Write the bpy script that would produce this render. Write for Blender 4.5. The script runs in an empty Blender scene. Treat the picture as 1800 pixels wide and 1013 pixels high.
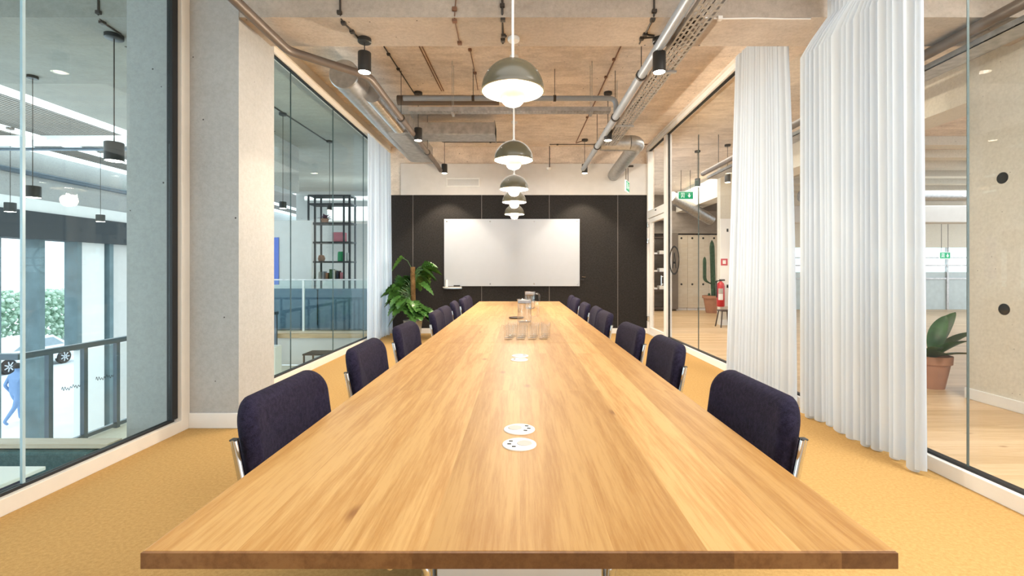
import bpy, bmesh, math, random
from mathutils import Vector, Matrix
random.seed(7)
C = bpy.context.scene.collection
PI = math.pi
H = 1.185           # camera height
F = 820.0           # focal length in pixels of the 1800x1013 frame
VX, VY = 913.0, 478.0
CEIL = 3.60
XL, XR = -2.55, 2.50
YB = 9.0

def pt(px, py, d):
    return Vector(((px - VX) * d / F, d, H - (py - VY) * d / F))

# ---------------------------------------------------------------- mesh builder
class MB:
    def __init__(s): s.v = []; s.f = []
    def add(s, vs, fs):
        n = len(s.v); s.v += [Vector(v) for v in vs]; s.f += [tuple(i + n for i in f) for f in fs]; return s
    def box(s, x0, x1, y0, y1, z0, z1):
        vs = [(x, y, z) for z in (z0, z1) for y in (y0, y1) for x in (x0, x1)]
        return s.add(vs, [(0, 2, 3, 1), (4, 5, 7, 6), (0, 1, 5, 4), (2, 6, 7, 3), (0, 4, 6, 2), (1, 3, 7, 5)])
    def obox(s, c, size, M):
        a, b, d = [q / 2 for q in size]
        vs = [Vector(c) + M @ Vector((x, y, z)) for z in (-d, d) for y in (-b, b) for x in (-a, a)]
        return s.add(vs, [(0, 2, 3, 1), (4, 5, 7, 6), (0, 1, 5, 4), (2, 6, 7, 3), (0, 4, 6, 2), (1, 3, 7, 5)])
    def tube(s, path, r, n=10, caps=True, rf=None):
        path = [Vector(p) for p in path]; N = len(path)
        t0 = (path[1] - path[0]).normalized()
        u = t0.orthogonal().normalized()
        rings = []; prev = t0
        for i, p in enumerate(path):
            if i == 0: t = t0
            elif i == N - 1: t = (path[i] - path[i - 1]).normalized()
            else: t = ((path[i] - path[i - 1]).normalized() + (path[i + 1] - path[i]).normalized()).normalized()
            q = prev.rotation_difference(t); u = (q @ u).normalized(); u = (u - t * u.dot(t)).normalized(); prev = t
            w = t.cross(u)
            rr = r if rf is None else rf(i / (N - 1))
            rings.append([p + (u * math.cos(a) + w * math.sin(a)) * rr for a in [2 * PI * k / n for k in range(n)]])
        vs = [v for R in rings for v in R]; fs = []
        for i in range(N - 1):
            for k in range(n):
                a = i * n + k; b = i * n + (k + 1) % n
                fs.append((a, b, b + n, a + n))
        if caps:
            fs.append(tuple(range(n - 1, -1, -1))); fs.append(tuple((N - 1) * n + k for k in range(n)))
        return s.add(vs, fs)
    def lathe(s, prof, c=(0, 0, 0), n=32, M=None):
        c = Vector(c); vs = []; fs = []; P = len(prof)
        for k in range(n):
            a = 2 * PI * k / n
            for r, z in prof:
                v = Vector((r * math.cos(a), r * math.sin(a), z))
                if M is not None: v = M @ v
                vs.append(c + v)
        for k in range(n):
            for i in range(P - 1):
                a = k * P + i; b = ((k + 1) % n) * P + i
                fs.append((a, b, b + 1, a + 1))
        return s.add(vs, fs)
    def prism(s, poly, ex):
        ex = Vector(ex); n = len(poly); poly = [Vector(p) for p in poly]
        vs = poly + [p + ex for p in poly]
        fs = [tuple(range(n - 1, -1, -1)), tuple(range(n, 2 * n))]
        for i in range(n):
            j = (i + 1) % n; fs.append((i, j, j + n, i + n))
        return s.add(vs, fs)
    def grid(s, fn, nu, nv):
        vs = [fn(i / nu, j / nv) for j in range(nv + 1) for i in range(nu + 1)]
        fs = []
        for j in range(nv):
            for i in range(nu):
                a = j * (nu + 1) + i
                fs.append((a, a + 1, a + nu + 2, a + nu + 1))
        return s.add(vs, fs)
    def xf(s, M):
        s.v = [M @ v for v in s.v]; return s
    def build(s, name, mat, parent=None, smooth=False, bevel=0.0, seg=2, world=False, angle=40):
        me = bpy.data.meshes.new(name)
        off = Vector(parent.location) if (world and parent is not None) else Vector((0, 0, 0))
        me.from_pydata([tuple(v - off) for v in s.v], [], s.f)
        bm = bmesh.new(); bm.from_mesh(me)
        bmesh.ops.remove_doubles(bm, verts=bm.verts, dist=1e-6)
        bmesh.ops.recalc_face_normals(bm, faces=bm.faces)
        if bevel > 0:
            es = [e for e in bm.edges if len(e.link_faces) == 2 and e.calc_face_angle(0) > math.radians(30)]
            bmesh.ops.bevel(bm, geom=es, offset=bevel, segments=seg, profile=0.5, affect='EDGES', clamp_overlap=True)
        if smooth:
            for f in bm.faces: f.smooth = True
            for e in bm.edges:
                if len(e.link_faces) == 2 and e.calc_face_angle(0) > math.radians(angle): e.smooth = False
        bm.to_mesh(me); bm.free()
        o = bpy.data.objects.new(name, me); C.objects.link(o)
        if mat is not None: me.materials.append(mat)
        if parent is not None: o.parent = parent
        return o

def tag(o, label, cat, group=None):
    o['label'] = label; o['category'] = cat
    if group: o['group'] = group
    return o
def thing(name, label, cat, loc=(0, 0, 0), rz=0.0, group=None):
    o = bpy.data.objects.new(name, None); o.empty_display_size = .1; C.objects.link(o)
    o.location = loc; o.rotation_euler = (0, 0, rz)
    return tag(o, label, cat, group)
def struct(o):
    o['kind'] = 'structure'; return o
def sbox(name, mat, *b, bevel=0):
    return struct(MB().box(*b).build(name, mat, bevel=bevel))
def dup(root, loc, rz, label, group=None):
    r = root.copy(); C.objects.link(r); r.location = loc; r.rotation_euler = (0, 0, rz); r['label'] = label
    if group: r['group'] = group
    for ch in list(root.children):
        c = ch.copy(); C.objects.link(c); c.parent = r
        for g in list(ch.children):
            d = g.copy(); C.objects.link(d); d.parent = c
    return r
def smoothpath(pts, rad=.05, n=5):
    """polyline with rounded corners"""
    pts = [Vector(p) for p in pts]; out = [pts[0]]
    for i in range(1, len(pts) - 1):
        a, b, c = pts[i - 1], pts[i], pts[i + 1]
        r = min(rad, (a - b).length * .45, (c - b).length * .45)
        p = b + (a - b).normalized() * r; q = b + (c - b).normalized() * r
        for k in range(n + 1):
            t = k / n
            out.append(p * (1 - t) ** 2 + b * 2 * t * (1 - t) + q * t * t)
    out.append(pts[-1]); return out

# ---------------------------------------------------------------- materials
def mat(name):
    m = bpy.data.materials.new(name); m.use_nodes = True
    nt = m.node_tree; b = nt.nodes['Principled BSDF']
    return m, nt, b
def N(nt, t, **kw):
    n = nt.nodes.new(t)
    for k, v in kw.items(): setattr(n, k, v)
    return n
def plain(name, col, rough=.5, metal=0, spec=.5, var=.06, scale=8):
    m, nt, b = mat(name)
    tc = N(nt, 'ShaderNodeTexCoord'); no = N(nt, 'ShaderNodeTexNoise'); no.inputs['Scale'].default_value = scale; no.inputs['Detail'].default_value = 4
    nt.links.new(tc.outputs['Object'], no.inputs['Vector'])
    rp = N(nt, 'ShaderNodeValToRGB')
    rp.color_ramp.elements[0].position = .3; rp.color_ramp.elements[1].position = .7
    rp.color_ramp.elements[0].color = (*[max(0, c * (1 - var)) for c in col], 1)
    rp.color_ramp.elements[1].color = (*[min(1, c * (1 + var)) for c in col], 1)
    nt.links.new(no.outputs['Fac'], rp.inputs['Fac']); nt.links.new(rp.outputs['Color'], b.inputs['Base Color'])
    b.inputs['Roughness'].default_value = rough; b.inputs['Metallic'].default_value = metal
    b.inputs['Specular IOR Level'].default_value = spec
    return m
def emit(name, col, strength):
    m, nt, b = mat(name)
    b.inputs['Base Color'].default_value = (*col, 1); b.inputs['Emission Color'].default_value = (*col, 1)
    b.inputs['Emission Strength'].default_value = strength
    return m
def concrete(name, col, col2, pore=1.0, board=0.0, stain=1.0, fine=.30):
    col = [a * .45 + b_ * .55 for a, b_ in zip(col, col2)]
    m, nt, b = mat(name); L = nt.links.new
    tc = N(nt, 'ShaderNodeTexCoord')
    n1 = N(nt, 'ShaderNodeTexNoise'); n1.inputs['Scale'].default_value = 1.1; n1.inputs['Detail'].default_value = 8; n1.inputs['Roughness'].default_value = .65
    n2 = N(nt, 'ShaderNodeTexNoise'); n2.inputs['Scale'].default_value = 34; n2.inputs['Detail'].default_value = 9; n2.inputs['Roughness'].default_value = .68
    for n in (n1, n2): L(tc.outputs['Object'], n.inputs['Vector'])
    rp = N(nt, 'ShaderNodeValToRGB'); rp.color_ramp.elements[0].position = .32; rp.color_ramp.elements[1].position = .68
    rp.color_ramp.elements[0].color = (*col, 1); rp.color_ramp.elements[1].color = (*col2, 1)
    L(n1.outputs['Fac'], rp.inputs['Fac'])
    mx = N(nt, 'ShaderNodeMix', data_type='RGBA', blend_type='MULTIPLY'); mx.inputs['Factor'].default_value = fine
    r2 = N(nt, 'ShaderNodeValToRGB'); r2.color_ramp.elements[0].position = .3; r2.color_ramp.elements[1].position = .62
    r2.color_ramp.elements[0].color = (.55, .53, .5, 1); r2.color_ramp.elements[1].color = (1, 1, 1, 1)
    L(n2.outputs['Fac'], r2.inputs['Fac']); L(rp.outputs['Color'], mx.inputs['A']); L(r2.outputs['Color'], mx.inputs['B'])
    out = mx.outputs['Result']
    if board > 0:   # shuttering board lines running across
        mp = N(nt, 'ShaderNodeMapping'); mp.inputs['Scale'].default_value = (2.2, 6, 6)
        nb = N(nt, 'ShaderNodeTexNoise'); nb.inputs['Scale'].default_value = 1.6; nb.inputs['Detail'].default_value = 5
        L(tc.outputs['Object'], mp.inputs['Vector']); L(mp.outputs['Vector'], nb.inputs['Vector'])
        rb = N(nt, 'ShaderNodeValToRGB'); rb.color_ramp.elements[0].position = .35; rb.color_ramp.elements[1].position = .6
        rb.color_ramp.elements[0].color = (.6, .56, .52, 1); rb.color_ramp.elements[1].color = (1, 1, 1, 1)
        L(nb.outputs['Fac'], rb.inputs['Fac'])
        m2 = N(nt, 'ShaderNodeMix', data_type='RGBA', blend_type='MULTIPLY'); m2.inputs['Factor'].default_value = board
        L(out, m2.inputs['A']); L(rb.outputs['Color'], m2.inputs['B']); out = m2.outputs['Result']
    vo = N(nt, 'ShaderNodeTexVoronoi'); vo.inputs['Scale'].default_value = 13; vo.inputs['Randomness'].default_value = 1
    L(tc.outputs['Object'], vo.inputs['Vector'])
    # only some cells hold an air hole
    sep = N(nt, 'ShaderNodeSeparateColor'); L(vo.outputs['Color'], sep.inputs['Color'])
    th = N(nt, 'ShaderNodeMath', operation='MULTIPLY'); th.inputs[1].default_value = .12 * pore; L(sep.outputs['Red'], th.inputs[0])
    lt = N(nt, 'ShaderNodeMath', operation='LESS_THAN'); L(vo.outputs['Distance'], lt.inputs[0]); L(th.outputs[0], lt.inputs[1])
    gt = N(nt, 'ShaderNodeMath', operation='GREATER_THAN'); L(sep.outputs['Green'], gt.inputs[0]); gt.inputs[1].default_value = .45
    hm = N(nt, 'ShaderNodeMath', operation='MULTIPLY'); L(lt.outputs[0], hm.inputs[0]); L(gt.outputs[0], hm.inputs[1])
    m3 = N(nt, 'ShaderNodeMix', data_type='RGBA'); L(hm.outputs[0], m3.inputs['Factor']); L(out, m3.inputs['A']); m3.inputs['B'].default_value = (.06, .055, .05, 1)
    L(m3.outputs['Result'], b.inputs['Base Color'])
    bp = N(nt, 'ShaderNodeBump'); bp.inputs['Strength'].default_value = .25; bp.inputs['Distance'].default_value = .01
    L(n2.outputs['Fac'], bp.inputs['Height']); L(bp.outputs['Normal'], b.inputs['Normal'])
    b.inputs['Roughness'].default_value = .85; b.inputs['Specular IOR Level'].default_value = .3
    return m
def planks(name, ca, cb, grain, length, width, axis='y', rough=.35, bump=.05, gap=0.002, sc=1.0, spec=.5):
    m, nt, b = mat(name); L = nt.links.new
    tc = N(nt, 'ShaderNodeTexCoord'); mp = N(nt, 'ShaderNodeMapping')
    if axis == 'y': mp.inputs['Rotation'].default_value = (0, 0, PI / 2)
    L(tc.outputs['Object'], mp.inputs['Vector'])
    br = N(nt, 'ShaderNodeTexBrick'); br.offset = .37; br.offset_frequency = 2; br.squash = 1
    br.inputs['Scale'].default_value = 1; br.inputs['Brick Width'].default_value = length; br.inputs['Row Height'].default_value = width
    br.inputs['Mortar Size'].default_value = gap; br.inputs['Mortar Smooth'].default_value = .3; br.inputs['Bias'].default_value = 0
    br.inputs['Color1'].default_value = (0, 0, 0, 1); br.inputs['Color2'].default_value = (1, 1, 1, 1); br.inputs['Mortar'].default_value = (.35, .35, .35, 1)
    L(mp.outputs['Vector'], br.inputs['Vector'])
    rp = N(nt, 'ShaderNodeValToRGB'); rp.color_ramp.elements[0].color = (*ca, 1); rp.color_ramp.elements[1].color = (*cb, 1)
    L(br.outputs['Color'], rp.inputs['Fac'])
    # grain: coordinates shifted from plank to plank
    ad = N(nt, 'ShaderNodeVectorMath', operation='MULTIPLY_ADD'); L(br.outputs['Color'], ad.inputs[0]); ad.inputs[1].default_value = (7.3, 3.1, 0); L(mp.outputs['Vector'], ad.inputs[2])
    m2 = N(nt, 'ShaderNodeMapping'); m2.inputs['Scale'].default_value = (.55 * sc, 9 * sc, 9 * sc); L(ad.outputs[0], m2.inputs['Vector'])
    n0 = N(nt, 'ShaderNodeTexNoise'); n0.inputs['Scale'].default_value = .9; n0.inputs['Detail'].default_value = 3; L(m2.outputs['Vector'], n0.inputs['Vector'])
    mu = N(nt, 'ShaderNodeMath', operation='MULTIPLY'); mu.inputs[1].default_value = 22; L(n0.outputs['Fac'], mu.inputs[0])
    fr = N(nt, 'ShaderNodeMath', operation='SINE'); L(mu.outputs[0], fr.inputs[0])
    n1 = N(nt, 'ShaderNodeTexNoise'); n1.inputs['Scale'].default_value = 9; n1.inputs['Detail'].default_value = 6; n1.inputs['Roughness'].default_value = .7; L(m2.outputs['Vector'], n1.inputs['Vector'])
    a2 = N(nt, 'ShaderNodeMath', operation='MULTIPLY_ADD'); L(fr.outputs[0], a2.inputs[0]); a2.inputs[1].default_value = .11; L(n1.outputs['Fac'], a2.inputs[2])
    rg = N(nt, 'ShaderNodeValToRGB'); rg.color_ramp.elements[0].position = .3; rg.color_ramp.elements[1].position = .62
    rg.color_ramp.elements[0].color = (*grain, 1); rg.color_ramp.elements[1].color = (1, 1, 1, 1); L(a2.outputs[0], rg.inputs['Fac'])
    mx = N(nt, 'ShaderNodeMix', data_type='RGBA', blend_type='MULTIPLY'); mx.inputs['Factor'].default_value = 1
    L(rp.outputs['Color'], mx.inputs['A']); L(rg.outputs['Color'], mx.inputs['B'])
    # a few knots
    mk = N(nt, 'ShaderNodeMapping'); mk.inputs['Scale'].default_value = (1.0, 2.2, 1); L(ad.outputs[0], mk.inputs['Vector'])
    vo = N(nt, 'ShaderNodeTexVoronoi', voronoi_dimensions='2D'); vo.inputs['Scale'].default_value = .8; L(mk.outputs['Vector'], vo.inputs['Vector'])
    rk = N(nt, 'ShaderNodeValToRGB'); rk.color_ramp.elements[0].position = .006; rk.color_ramp.elements[1].position = .03
    rk.color_ramp.elements[0].color = (.42, .28, .2, 1); rk.color_ramp.elements[1].color = (1, 1, 1, 1); L(vo.outputs['Distance'], rk.inputs['Fac'])
    m4 = N(nt, 'ShaderNodeMix', data_type='RGBA', blend_type='MULTIPLY'); m4.inputs['Factor'].default_value = .8
    L(mx.outputs['Result'], m4.inputs['A']); L(rk.outputs['Color'], m4.inputs['B'])
    L(m4.outputs['Result'], b.inputs['Base Color'])
    bp = N(nt, 'ShaderNodeBump'); bp.inputs['Strength'].default_value = bump; bp.inputs['Distance'].default_value = .004
    L(a2.outputs[0], bp.inputs['Height']); L(bp.outputs['Normal'], b.inputs['Normal'])
    b.inputs['Roughness'].default_value = rough; b.inputs['Specular IOR Level'].default_value = spec
    return m
def speckle(name, ca, cb, scale=220, rough=.95, bump=.4, sheen=0):
    m, nt, b = mat(name); L = nt.links.new
    tc = N(nt, 'ShaderNodeTexCoord')
    n = N(nt, 'ShaderNodeTexNoise'); n.inputs['Scale'].default_value = scale; n.inputs['Detail'].default_value = 3
    n2 = N(nt, 'ShaderNodeTexNoise'); n2.inputs['Scale'].default_value = scale / 5; n2.inputs['Detail'].default_value = 5
    L(tc.outputs['Object'], n.inputs['Vector']); L(tc.outputs['Object'], n2.inputs['Vector'])
    a = N(nt, 'ShaderNodeMath', operation='ADD'); L(n.outputs['Fac'], a.inputs[0]); L(n2.outputs['Fac'], a.inputs[1])
    d = N(nt, 'ShaderNodeMath', operation='MULTIPLY'); L(a.outputs[0], d.inputs[0]); d.inputs[1].default_value = .5
    rp = N(nt, 'ShaderNodeValToRGB'); rp.color_ramp.elements[0].position = .38; rp.color_ramp.elements[1].position = .62
    rp.color_ramp.elements[0].color = (*ca, 1); rp.color_ramp.elements[1].color = (*cb, 1); L(d.outputs[0], rp.inputs['Fac'])
    L(rp.outputs['Color'], b.inputs['Base Color'])
    bp = N(nt, 'ShaderNodeBump'); bp.inputs['Strength'].default_value = bump; bp.inputs['Distance'].default_value = .003
    L(d.outputs[0], bp.inputs['Height']); L(bp.outputs['Normal'], b.inputs['Normal'])
    b.inputs['Roughness'].default_value = rough; b.inputs['Specular IOR Level'].default_value = .2
    if sheen: b.inputs['Sheen Weight'].default_value = sheen
    return m
def glassy(name, tint, base=.03, k=.55, rough=0.0):
    m = bpy.data.materials.new(name); m.use_nodes = True; nt = m.node_tree; nt.nodes.clear(); L = nt.links.new
    o = N(nt, 'ShaderNodeOutputMaterial'); t = N(nt, 'ShaderNodeBsdfTransparent'); g = N(nt, 'ShaderNodeBsdfGlossy')
    t.inputs['Color'].default_value = (*tint, 1); g.inputs['Roughness'].default_value = rough
    lw = N(nt, 'ShaderNodeLayerWeight'); lw.inputs['Blend'].default_value = .5
    p = N(nt, 'ShaderNodeMath', operation='POWER'); p.inputs[1].default_value = 4.5; L(lw.outputs['Facing'], p.inputs[0])
    a = N(nt, 'ShaderNodeMath', operation='MULTIPLY_ADD'); L(p.outputs[0], a.inputs[0]); a.inputs[1].default_value = k; a.inputs[2].default_value = base
    mx = N(nt, 'ShaderNodeMixShader'); L(a.outputs[0], mx.inputs['Fac']); L(t.outputs[0], mx.inputs[1]); L(g.outputs[0], mx.inputs[2]); L(mx.outputs[0], o.inputs['Surface'])
    return m
def sheer(name, col):
    m = bpy.data.materials.new(name); m.use_nodes = True; nt = m.node_tree; nt.nodes.clear(); L = nt.links.new
    o = N(nt, 'ShaderNodeOutputMaterial'); d = N(nt, 'ShaderNodeBsdfDiffuse'); tl = N(nt, 'ShaderNodeBsdfTranslucent'); t = N(nt, 'ShaderNodeBsdfTransparent')
    tc = N(nt, 'ShaderNodeTexCoord'); mp = N(nt, 'ShaderNodeMapping'); mp.inputs['Scale'].default_value = (60, 60, 1.2)
    no = N(nt, 'ShaderNodeTexNoise'); no.inputs['Scale'].default_value = 1.5; no.inputs['Detail'].default_value = 3
    L(tc.outputs['Object'], mp.inputs['Vector']); L(mp.outputs['Vector'], no.inputs['Vector'])
    rp = N(nt, 'ShaderNodeValToRGB'); rp.color_ramp.elements[0].color = (*[c * .93 for c in col], 1); rp.color_ramp.elements[1].color = (*col, 1); L(no.outputs['Fac'], rp.inputs['Fac'])
    L(rp.outputs['Color'], d.inputs['Color']); L(rp.outputs['Color'], tl.inputs['Color'])
    m1 = N(nt, 'ShaderNodeMixShader'); m1.inputs['Fac'].default_value = .5; L(d.outputs[0], m1.inputs[1]); L(tl.outputs[0], m1.inputs[2])
    m2 = N(nt, 'ShaderNodeMixShader'); m2.inputs['Fac'].default_value = .035; L(m1.outputs[0], m2.inputs[1]); L(t.outputs[0], m2.inputs[2])
    L(m2.outputs[0], o.inputs['Surface'])
    return m

M = {}
M['ceil'] = concrete('ceiling_concrete', (.46, .385, .325), (.95, .825, .71), pore=.9, board=.42, fine=.46)
M['beam'] = concrete('shaded_beam_concrete', (.30, .26, .225), (.60, .525, .455), pore=.9, board=.2, fine=.42)  # ceiling concrete darkened in colour to imitate shade on the beam
M['conc'] = concrete('pillar_concrete', (.36, .36, .352), (.47, .47, .462), pore=.85)
M['conc_shaded'] = concrete('shaded_slab_concrete', (.27, .27, .245), (.38, .375, .34), pore=.5, board=.15)  # slab colour darkened to imitate the dim light over the atrium
M['conc_b'] = concrete('beige_concrete', (.62, .575, .49), (.74, .695, .60), pore=.6)
M['conc_d'] = concrete('brown_concrete', (.24, .20, .17), (.34, .30, .26), pore=.6, board=.4)
M['carpet'] = speckle('mustard_carpet', (.40, .237, .080), (.53, .333, .127), scale=330)
M['oak'] = planks('oak_table', (.40, .222, .070), (.60, .365, .140), (.76, .65, .50), 2.15, .15, 'y', rough=.42, gap=.0006, spec=.28, sc=1.35)
M['endgrain_shaded'] = planks('oak_end_grain_shaded', (.17, .075, .025), (.30, .145, .05), (.70, .62, .55), 3.0, .17, 'y', rough=.5, gap=0.0)  # end grain tone, darkened further to imitate shade on the front edge
M['oakfloor'] = planks('oak_floor', (.52, .36, .20), (.66, .48, .30), (.82, .76, .68), 1.4, .16, 'x', rough=.4, gap=.002)
M['felt'] = speckle('charcoal_felt', (.014, .0125, .012), (.034, .031, .030), scale=260, bump=.3)
M['seam'] = plain('felt_seam', (.12, .11, .105), .8)
M['fabric'] = speckle('navy_wool', (.0085, .0065, .0165), (.023, .0185, .043), scale=420, bump=.5)
M['chrome'] = plain('chrome', (.72, .72, .72), .12, 1, var=.02)
M['blackplastic'] = plain('black_plastic', (.03, .03, .03), .5)
M['white'] = plain('white_paint', (.80, .79, .77), .5, var=.02)
M['whitewall'] = plain('white_wall', (.62, .60, .58), .7, var=.03)
M['board'] = plain('white_glass_board', (.455, .485, .535), .35, spec=.2, var=.01)
M['cream'] = plain('cream_trim', (.74, .69, .62), .5, var=.03)
M['gasket'] = plain('black_gasket', (.012, .012, .014), .6)
M['glassL'] = glassy('green_glass', (.885, .955, .955), .025, .26)
M['glassR'] = glassy('clear_glass', (.975, .985, .98), .02, .28)
M['glassE'] = plain('glass_edge', (.07, .10, .10), .3)
M['glassJ'] = plain('glass_joint', (.42, .58, .66), .2)
M['tumbler'] = glassy('tumbler_glass', (.988, .99, .99), .035, .75)
M['galv'] = plain('galvanised_steel', (.46, .45, .44), .42, .7, var=.2, scale=14)
M['spiral'] = plain('spiral_duct', (.42, .42, .42), .36, .75, var=.15, scale=20)
M['conduit'] = plain('dark_conduit', (.05, .042, .036), .5, .3)
M['rust'] = plain('rust_conduit', (.20, .10, .06), .7)
M['brownpipe'] = plain('brown_pipe', (.14, .11, .09), .45, .2)
M['greypipe'] = plain('grey_pipe', (.33, .36, .40), .4, .2)
M['lampblack'] = plain('lamp_black', (.022, .021, .020), .45)
M['dome'] = plain('olive_lacquer', (.095, .084, .052), .26, 0, spec=.6, var=.05)
M['domein'] = plain('shade_lining', (.85, .82, .76), .4, var=.01)
M['bowl'] = plain('lamp_bowl', (.66, .62, .56), .3, var=.02)
M['bulb'] = emit('lamp_glow', (1, .87, .66), 30)
M['spotglow'] = emit('spot_glow', (1, .88, .70), 22)
M['wirewhite'] = plain('white_cord', (.82, .80, .78), .5, var=.02)
M['sheer'] = sheer('white_sheer', (.75, .825, .915))
M['leaf'] = plain('leaf_green', (.06, .155, .032), .28, var=.45, scale=9)
M['leaf2'] = plain('leaf_dark_green', (.045, .12, .035), .4, var=.4, scale=9)
M['leaf3'] = plain('leaf_pale_green', (.35, .45, .33), .5, var=.35, scale=12)
M['moss'] = speckle('moss_pole', (.10, .055, .02), (.24, .14, .06), scale=60, bump=1)
M['terra'] = plain('terracotta', (.40, .20, .12), .8, var=.12)
M['potgrey'] = plain('grey_pot', (.50, .50, .48), .6)
M['cactus'] = plain('cactus_green', (.05, .10, .055), .6, var=.3, scale=16)
M['soil'] = speckle('soil', (.02, .014, .01), (.06, .04, .03), scale=60)
M['juglid'] = plain('jug_lid_blue', (.42, .48, .58), .3)
M['pale'] = plain('pale_blue_panel', (.52, .60, .62), .6)
M['jugglass'] = glassy('jug_glass', (.97, .975, .98), .10, .8)
M['red'] = plain('red_paint', (.50, .025, .03), .3, var=.05)
M['black'] = plain('black_matte', (.012, .012, .012), .7)
M['green'] = emit('sign_green', (.0, .32, .14), .35)
M['signwhite'] = emit('sign_white', (.85, .95, .9), .5)
M['socket'] = plain('socket_white', (.84, .82, .78), .4, var=.02)
M['socketgrey'] = plain('socket_grey', (.42, .40, .36), .5)
M['teal'] = speckle('teal_upholstery', (.05, .11, .12), (.09, .17, .18), scale=160)
M['navyseat'] = speckle('dark_seat', (.02, .025, .05), (.045, .05, .09), scale=160)
M['ash'] = planks('ash_ledge', (.62, .52, .40), (.70, .60, .48), (.85, .8, .75), 2, .3, 'x', rough=.5, gap=.0005)
M['rail'] = plain('rail_steel', (.10, .13, .16), .4, .3)
M['fin'] = plain('facade_fin', (.13, .19, .21), .6, var=.2, scale=3)
M['darkband'] = plain('dark_soffit', (.03, .038, .045), .7)
M['skylight'] = emit('skylight_panel', (.86, .95, 1), 2.2)
M['grille'] = plain('grille_slat', (.30, .27, .24), .6)
M['ground'] = plain('pale_paving', (.72, .74, .77), .9, var=.05, scale=2)
M['hedge'] = speckle('hedge_leaves', (.26, .40, .28), (.62, .74, .62), scale=5, bump=1)
M['carwhite'] = plain('car_white', (.78, .80, .82), .2, var=.01)
M['carglass'] = plain('car_glass', (.30, .36, .40), .1)
M['tyre'] = plain('tyre', (.02, .02, .022), .8)
M['rim'] = plain('alloy_rim', (.55, .57, .6), .3, .7)
M['skin'] = plain('skin', (.5, .3, .22), .5)
M['denim'] = plain('blue_clothes', (.20, .31, .52), .8)
M['hair'] = plain('dark_hair', (.04, .03, .025), .7)
M['shelfblack'] = plain('black_steel', (.02, .022, .025), .5, .3)
M['sofa'] = speckle('slate_sofa', (.09, .13, .18), (.15, .20, .26), scale=120)
M['pink'] = plain('pink_box', (.55, .18, .22), .6)
M['bottlegreen'] = plain('green_vase', (.02, .33, .12), .3)
M['purple'] = plain('purple_leaf', (.14, .07, .12), .6)
M['paperw'] = plain('paper_white', (.75, .74, .72), .7)
M['darkwood'] = plain('dark_wood', (.06, .04, .03), .5)
M['locker'] = planks('birch_ply', (.66, .58, .46), (.70, .62, .50), (.92, .88, .82), 3, 1, 'x', rough=.5, gap=0.0)
M['brownpanel'] = plain('brown_column', (.15, .12, .095), .6)

# ---------------------------------------------------------------- camera and world
cam = bpy.data.cameras.new('camera'); co = bpy.data.objects.new('camera', cam); C.objects.link(co)
cam.sensor_width = 36; cam.lens = 36 * F / 1800
cam.shift_x = -(VX - 900) / 1800; cam.shift_y = -(506.5 - VY) / 1800
cam.clip_start = .05; cam.clip_end = 300
co.location = (0, 0, H); co.rotation_euler = (PI / 2, 0, 0)
sc = bpy.context.scene; sc.camera = co
sc.view_settings.view_transform = 'Standard'; sc.view_settings.look = 'None'; sc.view_settings.gamma = 1; sc.view_settings.exposure = 0.24
w = bpy.data.worlds.new('sky'); sc.world = w; w.use_nodes = True
bg = w.node_tree.nodes['Background']; bg.inputs['Color'].default_value = (.86, .93, 1, 1); bg.inputs['Strength'].default_value = 2.3
sc.cycles.max_bounces = 10; sc.cycles.diffuse_bounces = 5; sc.cycles.transparent_max_bounces = 24
sc.cycles.use_denoising = True; sc.cycles.sample_clamp_indirect = 6; sc.cycles.caustics_reflective = False; sc.cycles.caustics_refractive = False

# ================================================================ SETTING
sbox('floor', M['carpet'], XL - .06, XR + .06, -2.0, YB, -.06, 0)
sbox('ceiling', M['ceil'], XL, 9.5, -2.0, 15, CEIL, CEIL + .25)
sbox('ceiling_slab_left', M['conc_shaded'], -6.7, XL, -2.0, 15, CEIL, CEIL + .25)
sbox('beam_left', M['conc_shaded'], -6.7, XL, 3.545, 4.0, 3.12, CEIL)
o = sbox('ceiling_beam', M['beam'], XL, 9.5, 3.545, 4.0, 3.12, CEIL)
# back wall with its layers
sbox('wall_back', M['ceil'], XL - .06, XR + .1, YB, YB + .2, 0, CEIL)
sbox('wall_back_panel', M['whitewall'], -2.275, XR, YB - .05, YB, 2.66, 3.26)
sbox('baseboard_back', M['white'], XL, XR - .02, YB - .045, YB, 0, .10, bevel=.004)
seams = [-2.50, -2.045, -.725, .575, 1.89, 2.49]
plab = ['charcoal felt wall panel half hidden by the white curtain at the far left corner',
        'charcoal felt wall panel behind the monstera and left end of the whiteboard',
        'charcoal felt wall panel behind the middle of the whiteboard',
        'charcoal felt wall panel behind the right end of the whiteboard',
        'charcoal felt wall panel beside the glass door, right of the whiteboard']
for i in range(5):
    mb = MB().box(seams[i] + .004, seams[i + 1] - .004, YB - .04, YB, .10, 2.66)
    t = mb.build('acoustic_panel', M['felt'], bevel=.006); tag(t, plab[i], 'wall panel', 'felt panels on the end wall')
for i in range(1, 5):
    struct(MB().box(seams[i] - .006, seams[i] + .006, YB - .039, YB - .030, .10, 2.655).build('trim_%d' % (20 + i), M['seam']))
sbox('wall_front', M['whitewall'], XL - .06, XR + .1, -2.2, -2.0, 0, CEIL)
# pillar
sbox('pillar', M['conc'], -2.98, -2.13, 3.54, 4.05, -.6, CEIL)
sbox('baseboard_pillar', M['white'], XL + .05, -2.115, 3.525, 3.54, 0, .115, bevel=.004)
sbox('baseboard_pillar_side', M['white'], -2.13, -2.115, 3.54, 4.05, 0, .115, bevel=.004)
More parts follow.
